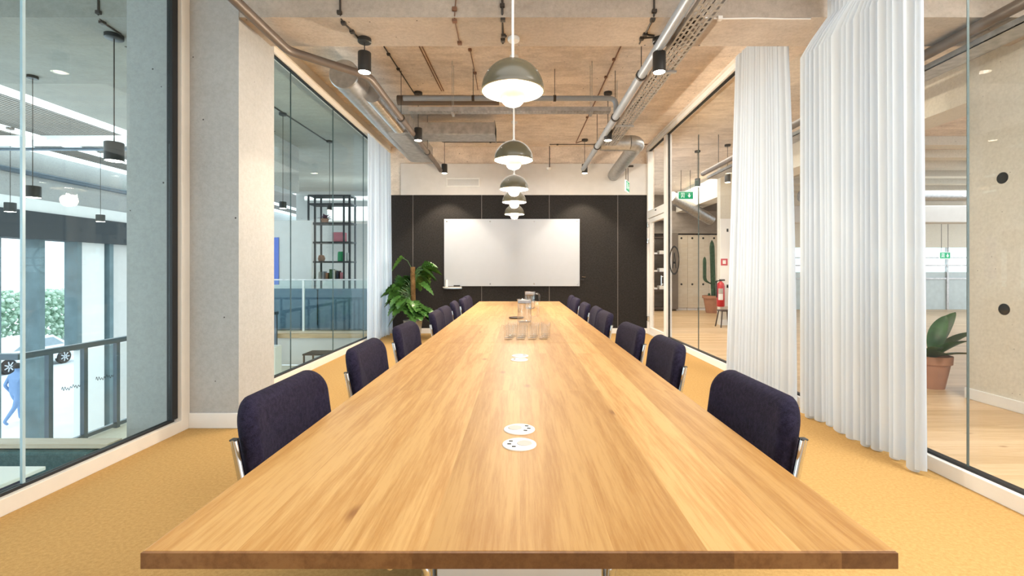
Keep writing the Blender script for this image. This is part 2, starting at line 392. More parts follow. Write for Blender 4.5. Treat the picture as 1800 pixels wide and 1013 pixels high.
# left glass wall
n_w = 1
def pane(side, y0, y1, z0, z1):
    global n_w
    x = XL if side == 'L' else XR
    o = MB().box(x - .006, x + .006, y0 + .0018, y1 - .0018, z0, z1).build('window_%d' % n_w, M['glass' + side]); struct(o); n_w += 1
    return o
def seamline(side, y, z0, z1):
    x = XL if side == 'L' else XR
    global n_t
    wj = .0075 if side == 'L' and y < 3 else .0016
    o = MB().box(x - .0065, x + .0065, y - wj, y + wj, z0, z1).build('trim_%d' % n_t, M['glassJ' if side == 'L' and y < 3 else 'glassE']); struct(o); n_t += 1
n_t = 30
def strip(mat_, *b, bevel=.003):
    global n_t
    o = struct(MB().box(*b).build('trim_%d' % n_t, mat_, bevel=bevel)); n_t += 1; return o
ZT_L = 3.42; ZT_R = 3.485
Ls = [-2.0, -.0, 1.2, 2.395, 3.40]
for a, b in zip(Ls, Ls[1:]): pane('L', a, b, .10, ZT_L)
for y in Ls[1:-1]: seamline('L', y, .10, ZT_L)
Ls2 = [4.06, 5.2, 6.38, 7.62, YB]
for a, b in zip(Ls2, Ls2[1:]): pane('L', a, b, .10, ZT_L)
for y in Ls2[1:-1]: seamline('L', y, .10, ZT_L)
# channels: cream base and head, black gasket lines
strip(M['cream'], XL - .05, XL + .05, -2, 3.46, 0, .085); strip(M['gasket'], XL - .02, XL + .02, -2, 3.42, .085, .10, bevel=0)
strip(M['cream'], XL - .05, XL + .05, 4.05, YB, 0, .085); strip(M['gasket'], XL - .02, XL + .02, 4.05, YB, .085, .10, bevel=0)
strip(M['cream'], XL - .05, XL + .05, 3.455, 3.54, 0, CEIL); strip(M['gasket'], XL - .02, XL + .02, 3.40, 3.455, .10, ZT_L, bevel=0)
strip(M['cream'], XL - .03, XL + .07, 4.05, YB, ZT_L + .075, CEIL); strip(M['cream'], XL - .05, XL + .045, 4.05, YB, ZT_L + .012, ZT_L + .075); strip(M['gasket'], XL - .02, XL + .02, 4.05, YB, ZT_L, ZT_L + .012, bevel=0)
strip(M['cream'], XL - .05, XL + .05, -2, 3.455, ZT_L, CEIL)
# right glass wall
Rs = [-2.0, -1.3, 0, 1.3, 2.6, 3.9, 5.2, 6.51, 7.80]
for a, b in zip(Rs, Rs[1:]):
    pane('R', a, b, .10, 3.12 if 3.5 < b < 4.1 or 3.5 < a < 3.95 else ZT_R)
for y in Rs[1:-1]: seamline('R', y, .10, 3.1)
strip(M['white'], XR - .05, XR + .05, -2, 7.80, 0, .085); strip(M['gasket'], XR - .02, XR + .02, -2, 7.80, .085, .10, bevel=0)
for (a, b) in ((-2, 3.54), (4.0, YB)):
    strip(M['white'], XR - .05, XR + .05, a, b, ZT_R + .014, CEIL - .03); strip(M['cream'], XR - .07, XR + .03, a, b, CEIL - .03, CEIL); strip(M['gasket'], XR - .02, XR + .02, a, b, ZT_R, ZT_R + .014, bevel=0)
# door bay at the far right
strip(M['white'], XR - .05, XR + .05, 7.80, 7.92, 0, ZT_R); strip(M['gasket'], XR - .012, XR + .012, 7.775, 7.80, .10, ZT_R, bevel=0)
strip(M['white'], XR - .05, XR + .05, YB - .1, YB, 0, ZT_R)
strip(M['white'], XR - .05, XR + .05, 7.92, YB - .1, 2.20, 2.34)
strip(M['white'], XR - .05, XR + .05, 7.92, YB - .1, 0, .03)
o = MB().box(XR - .006, XR + .006, 7.93, YB - .11, 2.34, ZT_R).build('window_%d' % n_w, M['glassR']); struct(o); n_w += 1
door = bpy.data.objects.new('door_1', None); C.objects.link(door); door.location = (XR, 8.41, .03); struct(door)
mb = MB()
for b in ((7.925, 7.985, .035, 2.19), (8.845, 8.895, .035, 2.19), (7.985, 8.845, .035, .13), (7.985, 8.845, 2.11, 2.19)): mb.box(XR - .025, XR + .025, b[0], b[1], b[2], b[3])
mb.build('door_frame', M['white'], door, world=True, bevel=.002)
MB().box(XR - .006, XR + .006, 7.985, 8.845, .13, 2.11).build('door_glass', M['glassR'], door, world=True)
for z in (.25, 1.72, 2.03): MB().box(XR - .07, XR - .026, 8.87, 8.93, z, z + .09).build('hinge', M['chrome'], door, world=True, bevel=.006)
mb = MB().tube([(XR - .06, 8.02, .95), (XR - .06, 8.02, 1.12)], .009).tube([(XR - .06, 8.02, 1.1), (XR - .03, 8.02, 1.1)], .007).tube([(XR - .06, 8.02, .97), (XR - .03, 8.02, .97)], .007)
mb.build('door_handle', M['chrome'], door, world=True, smooth=True)
MB().box(XR - .062, XR - .051, 8.35, 8.40, 2.285, 2.305).build('closer_screw', M['black'], door, world=True)

# circled letter A on the glass beside the door
d0 = 7.50; zc = 1.37; R1 = .235
t = thing('circled_letter_sign', 'black circled letter A stuck on the glass beside the glass door', 'sign', (XR - .008, d0, zc))
mb = MB(); n = 48; vs = []
for k in range(n):
    a = 2 * PI * k / n
    for r, x in ((R1, 0), (R1 - .03, 0), (R1 - .03, -.006), (R1, -.006)): vs.append((x, r * math.cos(a), r * math.sin(a)))
fs = []
for k in range(n):
    for q in range(4):
        a = k * 4 + q; b2 = k * 4 + (q + 1) % 4; c2 = ((k + 1) % n) * 4 + (q + 1) % 4; e2 = ((k + 1) % n) * 4 + q; fs.append((a, b2, c2, e2))
mb.add(vs, fs).build('ring', M['black'], t)
mb = MB()
for sgn in (-1, 1):
    mb.prism([(0, sgn * .10, -.13), (0, sgn * .062, -.13), (0, -sgn * .0, .10), (0, sgn * .022, .13)], (-.003, 0, 0))
mb.prism([(0, -.06, -.055), (0, .06, -.055), (0, .055, -.02), (0, -.055, -.02)], (-.003, 0, 0))
mb.build('letter', M['black'], t)

# ================================================================ TABLE
t = thing('conference_table', 'long oak conference table down the middle of the room', 'table', (0, 3.9, 0))
TW = .60
joints = [.743, 2.92, 4.97, 7.02]
for a, b in zip(joints, joints[1:]):
    MB().box(-TW, TW, a + .0008, b - .0008, .714, .74).build('tabletop', M['oak'], t, world=True, bevel=.0015)
MB().box(-TW + .0005, TW - .0005, .738, .7436, .7145, .7395).build('end_grain_shaded', M['endgrain_shaded'], t, world=True)
for yc in (1.35, 3.0, 4.9, 6.4):
    MB().box(-.235, .235, yc - .02, yc + .02, .06, .714).build('pedestal_panel', M['white'], t, world=True, bevel=.004)
    for sx in (-1, 1):
        MB().tube(smoothpath([(sx * .262, yc, .712), (sx * .262, yc, .02), (sx * .5, yc, .02)], .12, 8), .021, 14).build('leg', M['chrome'], t, world=True, smooth=True)

# cable outlets let into the table
def outlet(x, y, rot, label):
    t = thing('cable_outlet', label, 'power outlet', (x, y, .74), rot, 'cable outlets in the table top')
    MB().lathe([(0, .004), (.040, .004), (.0435, .0025), (.044, 0), (0, 0)], n=40).build('cover_plate', M['socket'], t, smooth=True)
    MB().lathe([(0, .0052), (.0185, .0052), (.0195, .004), (0, .004)], (.013, .0, 0), n=28).build('socket_face', M['socketgrey'], t, smooth=True)
    mb = MB()
    for q in ((-.022, .014), (-.026, -.006), (-.014, -.024)): mb.box(q[0] - .005, q[0] + .005, q[1] - .0025, q[1] + .0025, .004, .0052)
    mb.build('port', M['black'], t)
outlet(0, 1.20, 0, 'round white cable outlet in the table nearest the camera')
outlet(0, 1.315, PI * .9, 'round white cable outlet just behind the nearest one in the table')
outlet(.0, 2.355, .2, 'round white cable outlet, front one of the far pair before the glasses')
outlet(.004, 2.465, 2.9, 'round white cable outlet, rear one of the far pair before the glasses')

# ================================================================ CHAIRS
def pillow(w_, h_, t_, rc, fn, ne=5, nc=7):
    """upholstered slab: rounded rectangle w_ x h_ (u,v centred), thickness t_, pillowed edge; fn maps (u,v,depth) to a point"""
    def outline(inset):
        a, b = w_ / 2 - inset, h_ / 2 - inset; r = max(rc - inset, .004); pts = []
        for cx, cy, a0 in ((a - r, b - r, 0), (-a + r, b - r, PI / 2), (-a + r, -b + r, PI), (a - r, -b + r, 3 * PI / 2)):
            for k in range(nc + 1):
                q = a0 + PI / 2 * k / nc; pts.append((cx + r * math.cos(q), cy + r * math.sin(q)))
        return pts
    e = t_ / 2; mb = MB(); rings = []
    for sgn in (1, -1):
        pass
    seq = []
    for k in range(-ne, ne + 1):
        ph = PI / 2 * k / ne; seq.append((e * (1 - math.cos(ph)), e * math.sin(ph)))
    ins = [.05, .1, .15]
    ins = [q for q in ins if q < min(w_, h_) / 2 - .01]
    full = [(e + q, -e - .0) for q in reversed(ins)] + seq + [(e + q, e) for q in ins]
    vs = []; P = 4 * (nc + 1)
    for inset, dz in full:
        for u, v in outline(inset): vs.append(fn(u, v, dz))
    fs = []
    for i in range(len(full) - 1):
        for k in range(P):
            a = i * P + k; b = i * P + (k + 1) % P; fs.append((a, b, b + P, a + P))
    fs.append(tuple(range(P - 1, -1, -1))); fs.append(tuple((len(full) - 1) * P + k for k in range(P)))
    return mb.add(vs, fs)

def make_chair(label):
    t = thing('conference_chair', label, 'chair', (0, 0, 0), 0, 'navy chairs around the conference table')
    zc, hh = .645, .41
    def bf(u, v, dz):
        z = zc + v
        x = -.205 - (z - .45) * .17 - .10 * max(0, z - .70) + .05 * (u / .23) ** 2 * .6 - .012 * math.cos(PI * (z - .55) / .35)
        return Vector((x + dz, u, z + .012 * (1 - (u / .23) ** 2) * (v / .21)))
    pillow(.464, hh, .058, .072, bf).build('backrest', M['fabric'], t, smooth=True, angle=80)
    def sf(u, v, dz):
        return Vector((.005 + v, u, .466 + dz - .012 * max(0, v / .2) ** 2))
    pillow(.425, .42, .055, .06, sf).build('seat', M['fabric'], t, smooth=True, angle=80)
    for s in (-1, 1):
        y = s * .2405
        p = smoothpath([(-.257, y, .768), (-.198, y, .47), (-.175, y, .468), (.222, y, .468), (.225, y, .012), (-.22, y, .012)], .045, 6)
        MB().tube(p, .0095, 10).build('side_frame', M['chrome'], t, smooth=True)
        MB().box(-.2655, -.2475, y - .009, y + .009, .765, .770).build('end_cap', M['blackplastic'], t, bevel=.003)
    for (x, z) in ((-.2, .012), (.13, .452), (-.206, .50)):
        MB().tube([(x, -.24, z), (x, .24, z)], .0105, 10).build('cross_bar', M['chrome'], t, smooth=True)
    return t
ordn = ['nearest', 'second', 'third', 'fourth', 'fifth', 'sixth', 'seventh', 'farthest']
Lc = [1.165, 1.94, 2.735, 3.69, 4.19, 4.98, 5.60, 6.16]
Rc = [1.17, 2.06, 2.675, 3.64, 4.15, 4.74, 5.66, 6.26]
def clab(i, side):
    if i == 0: return 'navy upholstered conference chair nearest the camera on the %s side of the table' % side
    if i == 7: return 'navy upholstered conference chair at the far end of the %s side of the table' % side
    return 'navy upholstered conference chair, %s from the camera along the %s side of the table' % (ordn[i], side)
ch = make_chair(clab(0, 'left')); ch.location = (-.452, Lc[0] + .235, 0)
rj = [0, .02, -.03, .03, -.02, .05, .0, -.03]
for i in range(1, 8): dup(ch, (-.452 - .012 * (i % 3), Lc[i] + .235, 0), rj[i], clab(i, 'left'))
for i in range(8): dup(ch, (.452 + .012 * ((i + 1) % 3 if i else 0), Rc[i] + .235, 0), PI + rj[(i + 3) % 8] * (i > 0), clab(i, 'right'))

# ================================================================ JUGS, GLASSES, TRAY
def make_jug(loc, label):
    t = thing('water_jug', label, 'jug', loc, 0, 'water jugs on the table')
    MB().lathe([(0, .006), (.058, .006), (.062, .012), (.062, .10), (.064, .20), (.067, .205), (.064, .206), (.061, .198), (.059, .10), (.059, .016), (.054, .012), (0, .011)], n=36).build('jug_body', M['jugglass'], t, smooth=True)
    MB().lathe([(0, .196), (.057, .196), (.058, .172), (.052, .168), (0, .168)], n=32).build('jug_lid', M['juglid'], t, smooth=True)
    MB().tube(smoothpath([(.060, 0, .178), (.115, 0, .18), (.122, 0, .06), (.062, 0, .045)], .05, 7), .011, 10).build('jug_handle', M['jugglass'], t, smooth=True)
    return t
j = make_jug((.045, 4.10, .74), 'glass water jug standing nearer the camera, behind the tumblers')
dup(j, (.128, 5.65, .74), .25, 'glass water jug standing farther back, towards the whiteboard')
t = tag(MB().lathe([(0, .005), (.062, .005), (.070, .012), (.074, .012), (.066, 0), (0, 0)], (-.03, 4.46, .74), n=32).build('serving_tray', M['darkwood'], smooth=True), 'small dark round tray on the table behind the nearer water jug', 'tray')
def make_glass(loc, label):
    t = MB().lathe([(0, .0), (.027, 0), (.029, .004), (.034, .092), (.0325, .092), (.0275, .012), (0, .010)], n=24).build('drinking_glass', M['tumbler'], smooth=True)
    t.location = loc
    return tag(t, label, 'glass', 'tumblers in front of the water jugs')
g0 = None
rows = ['front row', 'second row', 'back row']; cols = ['far left', 'second from left', 'second from right', 'far right']
for r in range(3):
    for c in range(4):
        loc = (-.070 + .077 * c + .012 * r + random.uniform(-.003, .003), 3.07 + .085 * r + random.uniform(-.004, .004) + (.02 if c == 3 else 0), .74)
        lab = 'clear tumbler in the %s of the cluster before the jugs, %s' % (rows[r], cols[c])
        if g0 is None: g0 = make_glass(loc, lab)
        else: dup(g0, loc, random.random(), lab)

# ================================================================ WHITEBOARD AND WALL FITTINGS
t = thing('whiteboard', 'large white glass board on the dark felt end wall', 'whiteboard', (-.14, YB - .07, .91))
MB().box(-1.44, 1.154, YB - .075, YB - .066, .91, 2.196).build('board', M['board'], t, world=True, bevel=.002)
for x in (-1.39, -.56, .28, 1.105):
    for z in (.955, 2.15):
        MB().lathe([(0, .012), (.010, .012), (.013, .008), (.013, -.03), (0, -.03)], (x, YB - .075, z), n=16, M=Matrix.Rotation(PI / 2, 3, 'X')).build('standoff_screw', M['chrome'], t, world=True, smooth=True)
t = thing('marker_tray', 'small wooden marker shelf at the lower left corner of the whiteboard', 'shelf', (-1.28, YB - .13, .90))
MB().box(-1.45, -1.10, YB - .17, YB - .08, .885, .90).build('shelf_board', M['cream'], t, world=True, bevel=.002)
MB().box(-1.45, -1.10, YB - .09, YB - .04, .86, .885).build('bracket', M['chrome'], t, world=True)
tag(MB().lathe([(0, 0), (.026, 0), (.026, .10), (.022, .12), (.022, .135), (0, .135)], (-1.385, YB - .125, .90), n=20).build('spray_bottle', M['white'], smooth=True), 'small white bottle standing on the marker shelf', 'bottle')
tag(MB().box(-1.25, -1.13, YB - .155, YB - .105, .90, .93).build('board_eraser', M['black'], bevel=.006), 'black board eraser lying on the marker shelf', 'eraser')
t = thing('remote_holder', 'tiny black holder on the felt wall right of the whiteboard', 'holder', (1.21, YB - .06, 1.03))
MB().box(1.18, 1.24, YB - .065, YB - .041, 1.015, 1.045).build('holder_body', M['black'], t, world=True, bevel=.004)
MB().tube([(1.20, YB - .05, 1.09), (1.27, YB - .05, 1.085)], .004, 8).build('pen', M['chrome'], t, world=True)
t = thing('air_grille', 'white air grille on the white strip above the felt wall', 'vent', (-1.08, YB - .06, 2.9))
mb = MB(); x0, x1, z0, z1 = -1.40, -.765, 2.82, 2.985
for b in ((x0, x1, z0, z0 + .018), (x0, x1, z1 - .018, z1), (x0, x0 + .018, z0, z1), (x1 - .018, x1, z0, z1)): mb.box(b[0], b[1], YB - .066, YB - .05, b[2], b[3])
mb.build('grille_frame', M['white'], t, world=True, bevel=.002)
mb = MB()
for k in range(9):
    z = z0 + .022 + k * .0145; mb.obox(((x0 + x1) / 2, YB - .057, z), (x1 - x0 - .036, .010, .002), Matrix.Rotation(.6, 3, 'X'))
mb.build('louvre_slats', M['white'], t, world=True)

# ================================================================ EXIT SIGNS
def exit_sign(loc, rz, wd, ht, rod, label, parts_back=False):
    t = thing('exit_sign', label, 'sign', loc, rz, 'green emergency exit signs')
    MB().box(-wd / 2, wd / 2, -.012, .012, -ht / 2, ht / 2).build('sign_housing', M['signwhite'], t, bevel=.003)
    MB().box(-wd / 2 + .012, wd / 2 - .012, -.015, .015, -ht / 2 + .012, ht / 2 - .012).build('green_face', M['green'], t)
    for sgn in (-1, 1):
        y = sgn * .0155; ex = (0, sgn * .002, 0); s = ht
        mb = MB()
        # arrow
        ax = wd * .22
        mb.prism([(ax - .06 * s, y, .26 * s), (ax + .06 * s, y, .26 * s), (ax + .06 * s, y, 0), (ax + .2 * s, y, 0), (ax, y, -.28 * s), (ax - .2 * s, y, 0), (ax - .06 * s, y, 0)], ex)
        # door outline with a running figure
        bx = -wd * .2
        for q in ((-.2, -.16, -.3, .3), (.16, .2, -.3, .3), (-.2, .2, .26, .3)): mb.box(bx + q[0] * s, bx + q[1] * s, min(y, y + ex[1]), max(y, y + ex[1]), q[2] * s, q[3] * s)
        mb.prism([(bx + .05 * s * math.cos(a), y, .17 * s + .05 * s * math.sin(a)) for a in [2 * PI * k / 10 for k in range(10)]], ex)
        mb.prism([(bx - .02 * s, y, .11 * s), (bx + .06 * s, y, .09 * s), (bx + .02 * s, y, -.08 * s), (bx - .06 * s, y, -.06 * s)], ex)
        mb.prism([(bx + .0, y, -.06 * s), (bx + .04 * s, y, -.07 * s), (bx + .12 * s, y, -.25 * s), (bx + .07 * s, y, -.26 * s)], ex)
        mb.prism([(bx - .05 * s, y, -.05 * s), (bx - .01 * s, y, -.07 * s), (bx - .10 * s, y, -.24 * s), (bx - .14 * s, y, -.2 * s)], ex)
        mb.build('pictogram', M['signwhite'], t)
    if rod > 0:
        mb = MB()
        for x in (-wd * .3, wd * .3): mb.tube([(x, 0, ht / 2), (x, 0, ht / 2 + rod)], .006, 8)
        mb.build('hanging_rod', M['conduit'], t)
    return t
exit_sign((1.91, 8.28, 2.70), PI / 2 - .42, .30, .19, .25, 'green exit sign hanging edge on before the white strip inside the meeting room')
tag(MB().box(1.80, 2.02, 8.26, 8.30, 3.045, 3.075).box(1.905, 1.915, 8.275, 8.285, 3.07, 3.56).build('sign_hanger', M['conduit']), 'thin dark ceiling bracket above the exit sign inside the meeting room', 'bracket')
exit_sign((3.92, 11.0, 2.985), 0, .36, .19, .50, 'green exit sign hanging in the corridor seen beyond the glass door')
exit_sign((12.4, 13.6, 1.66), 0, .32, .20, 1.0, 'green exit sign far off beside the broad leaved plant on the right')

# ================================================================ PENDANT LAMPS
def lamp_light(name, loc, power, col, radius, kind='POINT', **kw):
    l = bpy.data.lights.new(name, kind); l.energy = power; l.color = col
    if kind in ('POINT', 'SPOT'): l.shadow_soft_size = radius
    for k, v in kw.items(): setattr(l, k, v)
    o = bpy.data.objects.new(name, l); C.objects.link(o); o.location = loc; return o
WARM = (1, .84, .64)
PR = .16
def make_pendant(loc, top, label):
    t = thing('pendant_lamp', label, 'lamp', loc, 0, 'olive dome pendants above the table')
    prof = [(PR * math.sin(a), PR * .98 * math.cos(a)) for a in [PI / 2 * k / 18 for k in range(1, 19)]]
    MB().lathe([(.012, PR * .985)] + prof + [(PR + .002, -.004), (PR - .004, -.006)], n=56).build('dome_shade', M['dome'], t, smooth=True)
    inn = [(.94 * PR * math.sin(a), .93 * PR * math.cos(a)) for a in [PI / 2 * k / 14 for k in range(1, 15)]]
    MB().lathe([(.01, .93 * PR)] + inn + [(PR - .004, -.005)], n=56).build('shade_lining', M['domein'], t, smooth=True)
    br = .068
    MB().lathe([(br * math.sin(a) + .0005, -.018 - br * .95 * math.cos(a)) for a in [PI * .60 * k / 16 for k in range(17)]], n=40).build('lower_bowl', M['bowl'], t, smooth=True)
    MB().lathe([(.0005, .012)] + [(.047 * math.sin(a), -.035 + .047 * math.cos(a)) for a in [PI * k / 12 for k in range(1, 12)]] + [(.0005, -.082)], n=24).build('bulb', M['bulb'], t, smooth=True)
    mb = MB()
    for k in range(3):
        a = 2 * PI * k / 3 + PI / 6
        mb.tube([(.05 * math.cos(a), .05 * math.sin(a), -.02), (.10 * math.cos(a), .10 * math.sin(a), .07), (.13 * math.cos(a), .13 * math.sin(a), .075)], .0025, 6)
    mb.build('bowl_strut', M['chrome'], t)
    mb = MB()
    for k in range(3):
        a = 2 * PI * k / 3 + PI / 2 + PI / 3 * 2
        p = Vector((math.cos(a) * PR * .88, math.sin(a) * PR * .88, PR * .46))
        mb.lathe([(.0005, .004), (.004, .003), (.005, -.002)], p, n=10, M=p.normalized().to_track_quat('Z', 'Y').to_matrix())
    mb.build('shade_screw', M['chrome'], t, smooth=True)
    return t
pend = []
pl = ['olive dome pendant lamp nearest the camera, largest of the row', 'olive dome pendant lamp second from the camera',
      'olive dome pendant lamp third from the camera, middle of the row', 'olive dome pendant lamp fourth from the camera, before the felt wall',
      'olive dome pendant lamp farthest from the camera, just above the whiteboard']
pd = [2.39, 3.86, 5.22, 6.20, 7.50]; ptop = [CEIL, 3.12, CEIL, CEIL, CEIL]
for i, d in enumerate(pd):
    loc = (-.034 - .009 * (d - 2.39), d, 2.112)
    if i == 0: p = make_pendant(loc, 0, pl[0])
    else: p = dup(pend[0], loc, .3 * i, pl[i])
    pend.append(p)
for i, p in enumerate(pend):
    L_ = ptop[i] - 2.112
    MB().tube([(0, 0, PR * .96), (0, 0, L_ - .02)], .0065, 8).build('cord', M['wirewhite'], p, smooth=True)
    MB().lathe([(0, L_), (.05, L_), (.05, L_ - .018), (.043, L_ - .028), (0, L_ - .028)], n=28).build('ceiling_rose', M['white'], p, smooth=True)
    MB().lathe([(.008, PR * .94), (.016, PR * .95), (.014, PR * 1.04), (.007, PR * 1.08)], n=16).build('cord_grip', M['white'], p, smooth=True)
    lamp_light('pendant_and_fill_light', (p.location.x, p.location.y, 2.112 + .05), 9, WARM, .05)
    lamp_light('pendant_and_fill_light', (p.location.x, p.location.y, 1.985), [8, 8, 16, 14, 6][i], WARM, .07, specular_factor=.2)  # second light added below the bowl to brighten the ceiling

# ================================================================ DOWNLIGHT CYLINDERS
def make_spot(loc, drop, label, r=.053, hcyl=.165, group='black cylinder spotlights in the meeting room', power=45, lit=True, rose=.055, name='cylinder_spotlight', spread=1.9):
    """loc = where the rose meets the ceiling, drop = distance to the lower rim"""
    t = thing(name, label, 'spotlight', loc, 0, group)
    MB().lathe([(0, 0), (rose, 0), (rose, -.03), (rose * .9, -.035), (0, -.035)], n=24).build('ceiling_rose', M['lampblack'], t, smooth=True)
    MB().tube([(0, 0, -.03), (0, 0, -drop + hcyl)], .0045, 8).build('hanging_rod', M['conduit'], t)
    MB().lathe([(0, -drop + hcyl), (r * .96, -drop + hcyl), (r, -drop + hcyl - .004), (r, -drop), (r - .004, -drop), (r - .004, -drop + .012), (0, -drop + .012)], n=28).build('lamp_body', M['lampblack'], t, smooth=True)
    MB().lathe([(0, -drop + .0005), (r - .006, -drop + .0005), (r - .006, -drop + .011), (0, -drop + .011)], n=24).build('lens', M['spotglow'], t)
    if lit:
        o = lamp_light('spot_light', (loc[0], loc[1], loc[2] - drop - .012), power, WARM, .04, 'SPOT', spot_size=spread, spot_blend=.35)
        o.location = (loc[0], loc[1], loc[2] - drop - .012)
    return t
make_spot((-1.285, 3.87, 3.12), .28, 'black cylinder spotlight under the beam at upper left')
make_spot((1.16, 3.87, 3.12), .28, 'black cylinder spotlight under the beam at upper right')
make_spot((-1.36, 6.27, CEIL), .65, 'black cylinder spotlight left of the pendants, in front of the grey duct box')
make_spot((1.19, 6.27, CEIL), .65, 'black cylinder spotlight right of the pendants, midway along the cable tray')
make_spot((-1.365, 8.50, CEIL), .62, 'black cylinder spotlight above the left end of the whiteboard', power=130, spread=1.62)
make_spot((1.19, 8.50, CEIL), .62, 'black cylinder spotlight above the right end of the whiteboard', power=130, spread=1.62)

# ================================================================ PIPES, TRAYS, DUCTS
def pipe(name, label, cat, path, r, m, n=12, rad=.08, group=None, clamps=None):
    t = thing(name, label, cat, tuple(Vector(path[0])), 0, group)
    MB().tube(smoothpath(path, rad, 6), r, n).build('tube', m, t, world=True, smooth=True)
    if clamps:
        for (p, ax) in clamps:
            p = Vector(p); ax = Vector(ax).normalized()
            mb = MB().tube([p - ax * .016, p + ax * .016], r * 1.25, n)
            mb.tube([p + Vector((0, 0, r)), Vector((p.x, p.y, CEIL))], .004, 6)
            mb.build('pipe_clamp', M['conduit'], t, world=True, smooth=True)
    return t
# brown pipe: along the left, bend across, along again
zb = 3.03
pipe('water_pipe', 'brown pipe bending across the ceiling at upper left and running to the end wall', 'pipe',
     [(-1.93, .6, zb), (-1.93, 3.89, zb), (-1.42, 4.40, zb), (-1.42, 8.15, zb), (-1.42, 8.4, zb - .02)], .036, M['brownpipe'], clamps=[((-1.42, 5.6, zb), (0, 1, 0)), ((-1.42, 7.2, zb), (0, 1, 0))])
# right grey pipe and perforated tray
xp = 1.15
pipe('heating_pipe', 'long grey pipe running beside the perforated cable tray at upper right', 'pipe',
     [(xp, .6, 3.04), (xp, 8.4, 3.04)], .042, M['greypipe'], clamps=[((xp, y, 3.04), (0, 1, 0)) for y in (2.6, 4.4, 5.6, 6.9)])
def tray(name, label, p0, p1, wd, side, hgt=.05, flange=.012):
    """perforated cable tray, floor with rows of slots"""
    p0, p1 = Vector(p0), Vector(p1); ax = (p1 - p0); Ln = ax.length; ax.normalize(); sd = Vector(side).normalized(); up = ax.cross(sd); up = up if up.z > 0 else -up
    t = thing(name, label, 'cable tray', tuple(p0))
    mb = MB(); pitch = .075; n = int(Ln / pitch); nr = 5; rw = wd / nr
    th = .002
    def slab(a0, a1, s0, s1):
        c = p0 + ax * (a0 + a1) / 2 + sd * (s0 + s1) / 2
        Mx = Matrix((ax, sd, up)).transposed()
        mb.obox(c, (a1 - a0, s1 - s0, th), Mx)
    for r in range(nr + 1): 
        s = -wd / 2 + r * rw; slab(0, Ln, s - rw * .22, s + rw * .22)
    for k in range(n + 1):
        a = k * pitch
        for r in range(nr):
            s0 = -wd / 2 + r * rw + rw * .2; off = pitch / 2 if r % 2 else 0
            if a + off + .022 < Ln: slab(a + off, a + off + .026, s0, s0 + rw * .6)
    mb.build('perforated_floor', M['galv'], t, world=True)
    for s in (-1, 1):
        mb = MB(); c = p0 + ax * Ln / 2 + sd * s * wd / 2 + up * hgt / 2
        mb.obox(c, (Ln, .002, hgt), Matrix((ax, sd, up)).transposed()); mb.build('side_rail', M['galv'], t, world=True)
    k = 0; a = .5
    while a < Ln:
        c = p0 + ax * a
        MB().obox(c - up * .012, (.03, wd + .06, .02), Matrix((ax, sd, up)).transposed()).build('hanger_bar', M['galv'], t, world=True)
        for s in (-1, 1):
            q = c + sd * s * (wd / 2 + .01); MB().tube([q, Vector((q.x, q.y, 3.12 if 3.5 < q.y < 4.04 else CEIL))], .003, 6).build('hanger_rod', M['galv'], t, world=True)
        a += 1.6
    for s in (-.055, -.02, .03):
        MB().tube([p0 + ax * q * Ln / 30 + sd * (s * wd / .2 + .01 * math.sin(q * 1.7 + s * 50)) + up * .012 for q in range(31)], .008, 6).build('cable', M['conduit'], t, world=True)
    return t
tray('cable_tray', 'long perforated steel cable tray running along the ceiling at upper right', (1.33, .6, 3.04), (1.33, 6.86, 3.04), .17, (1, 0, -.0))
tray('cable_tray', 'perforated steel cable tray crossing the ceiling behind the nearest pendant', (-1.27, 5.40, 3.03), (1.05, 5.40, 3.03), .10, (0, 1, 0))
pipe('heating_pipe', 'thin grey pipe crossing the ceiling and bending down to the pipe at right', 'pipe',
     [(-1.38, 5.55, 3.25), (1.15, 5.55, 3.25), (1.15, 5.55, 3.05)], .030, M['greypipe'], rad=.12, clamps=[((-.55, 5.55, 3.25), (1, 0, 0)), ((.42, 5.55, 3.25), (1, 0, 0))])
tag(MB().tube([(-1.5, 5.75, 3.30), (-.25, 5.75, 3.30)], .06, 16).build('air_duct', M['brownpipe'], smooth=True), 'short brown round duct behind the thin crossing pipe, left of the nearest pendant', 'duct')

def spiral(mb, a, b, r, n=28, pitch=.045, amp=.004):
    a, b = Vector(a), Vector(b); L_ = (b - a).length; ns = max(4, int(L_ / pitch * 4)); path = [a.lerp(b, k / ns) for k in range(ns + 1)]
    return mb.tube(path, r, n, rf=lambda q: r + (amp if int(round(q * ns)) % 4 == 0 else 0))
# left round duct
dz = 3.30; dx = -1.88
t = thing('round_duct', 'large galvanised round duct running along the left ceiling', 'duct', (dx, 5.0, dz))
spiral(MB(), (dx, 5.0, dz), (dx, 8.35, dz), .155, amp=.003, pitch=.16).build('duct_body', M['spiral'], t, world=True, smooth=True, angle=35)
MB().lathe([(0, -.012), (.150, -.012), (.160, -.004), (.160, .03), (.15, .03)], (dx, 5.0, dz), n=36, M=Matrix.Rotation(-PI / 2, 3, 'X')).build('end_cap', M['spiral'], t, world=True, smooth=True, angle=25)
spiral(MB(), (dx + .19, 5.35, dz - .08), (dx + .19, 6.55, dz - .08), .085, amp=.010, pitch=.035).build('flexible_hose', M['spiral'], t, world=True, smooth=True, angle=50)
MB().box(dx + .03, dx + .34, 6.55, 8.3, dz - .17, dz + .10).build('silencer_box', M['galv'], t, world=True, bevel=.01)
MB().box(-1.62, -.36, 6.90, 7.30, 3.22, 3.40).build('branch_duct', M['galv'], t, world=True, bevel=.006)
MB().box(-.372, -.36, 6.88, 7.32, 3.20, 3.42).build('branch_flange', M['galv'], t, world=True)
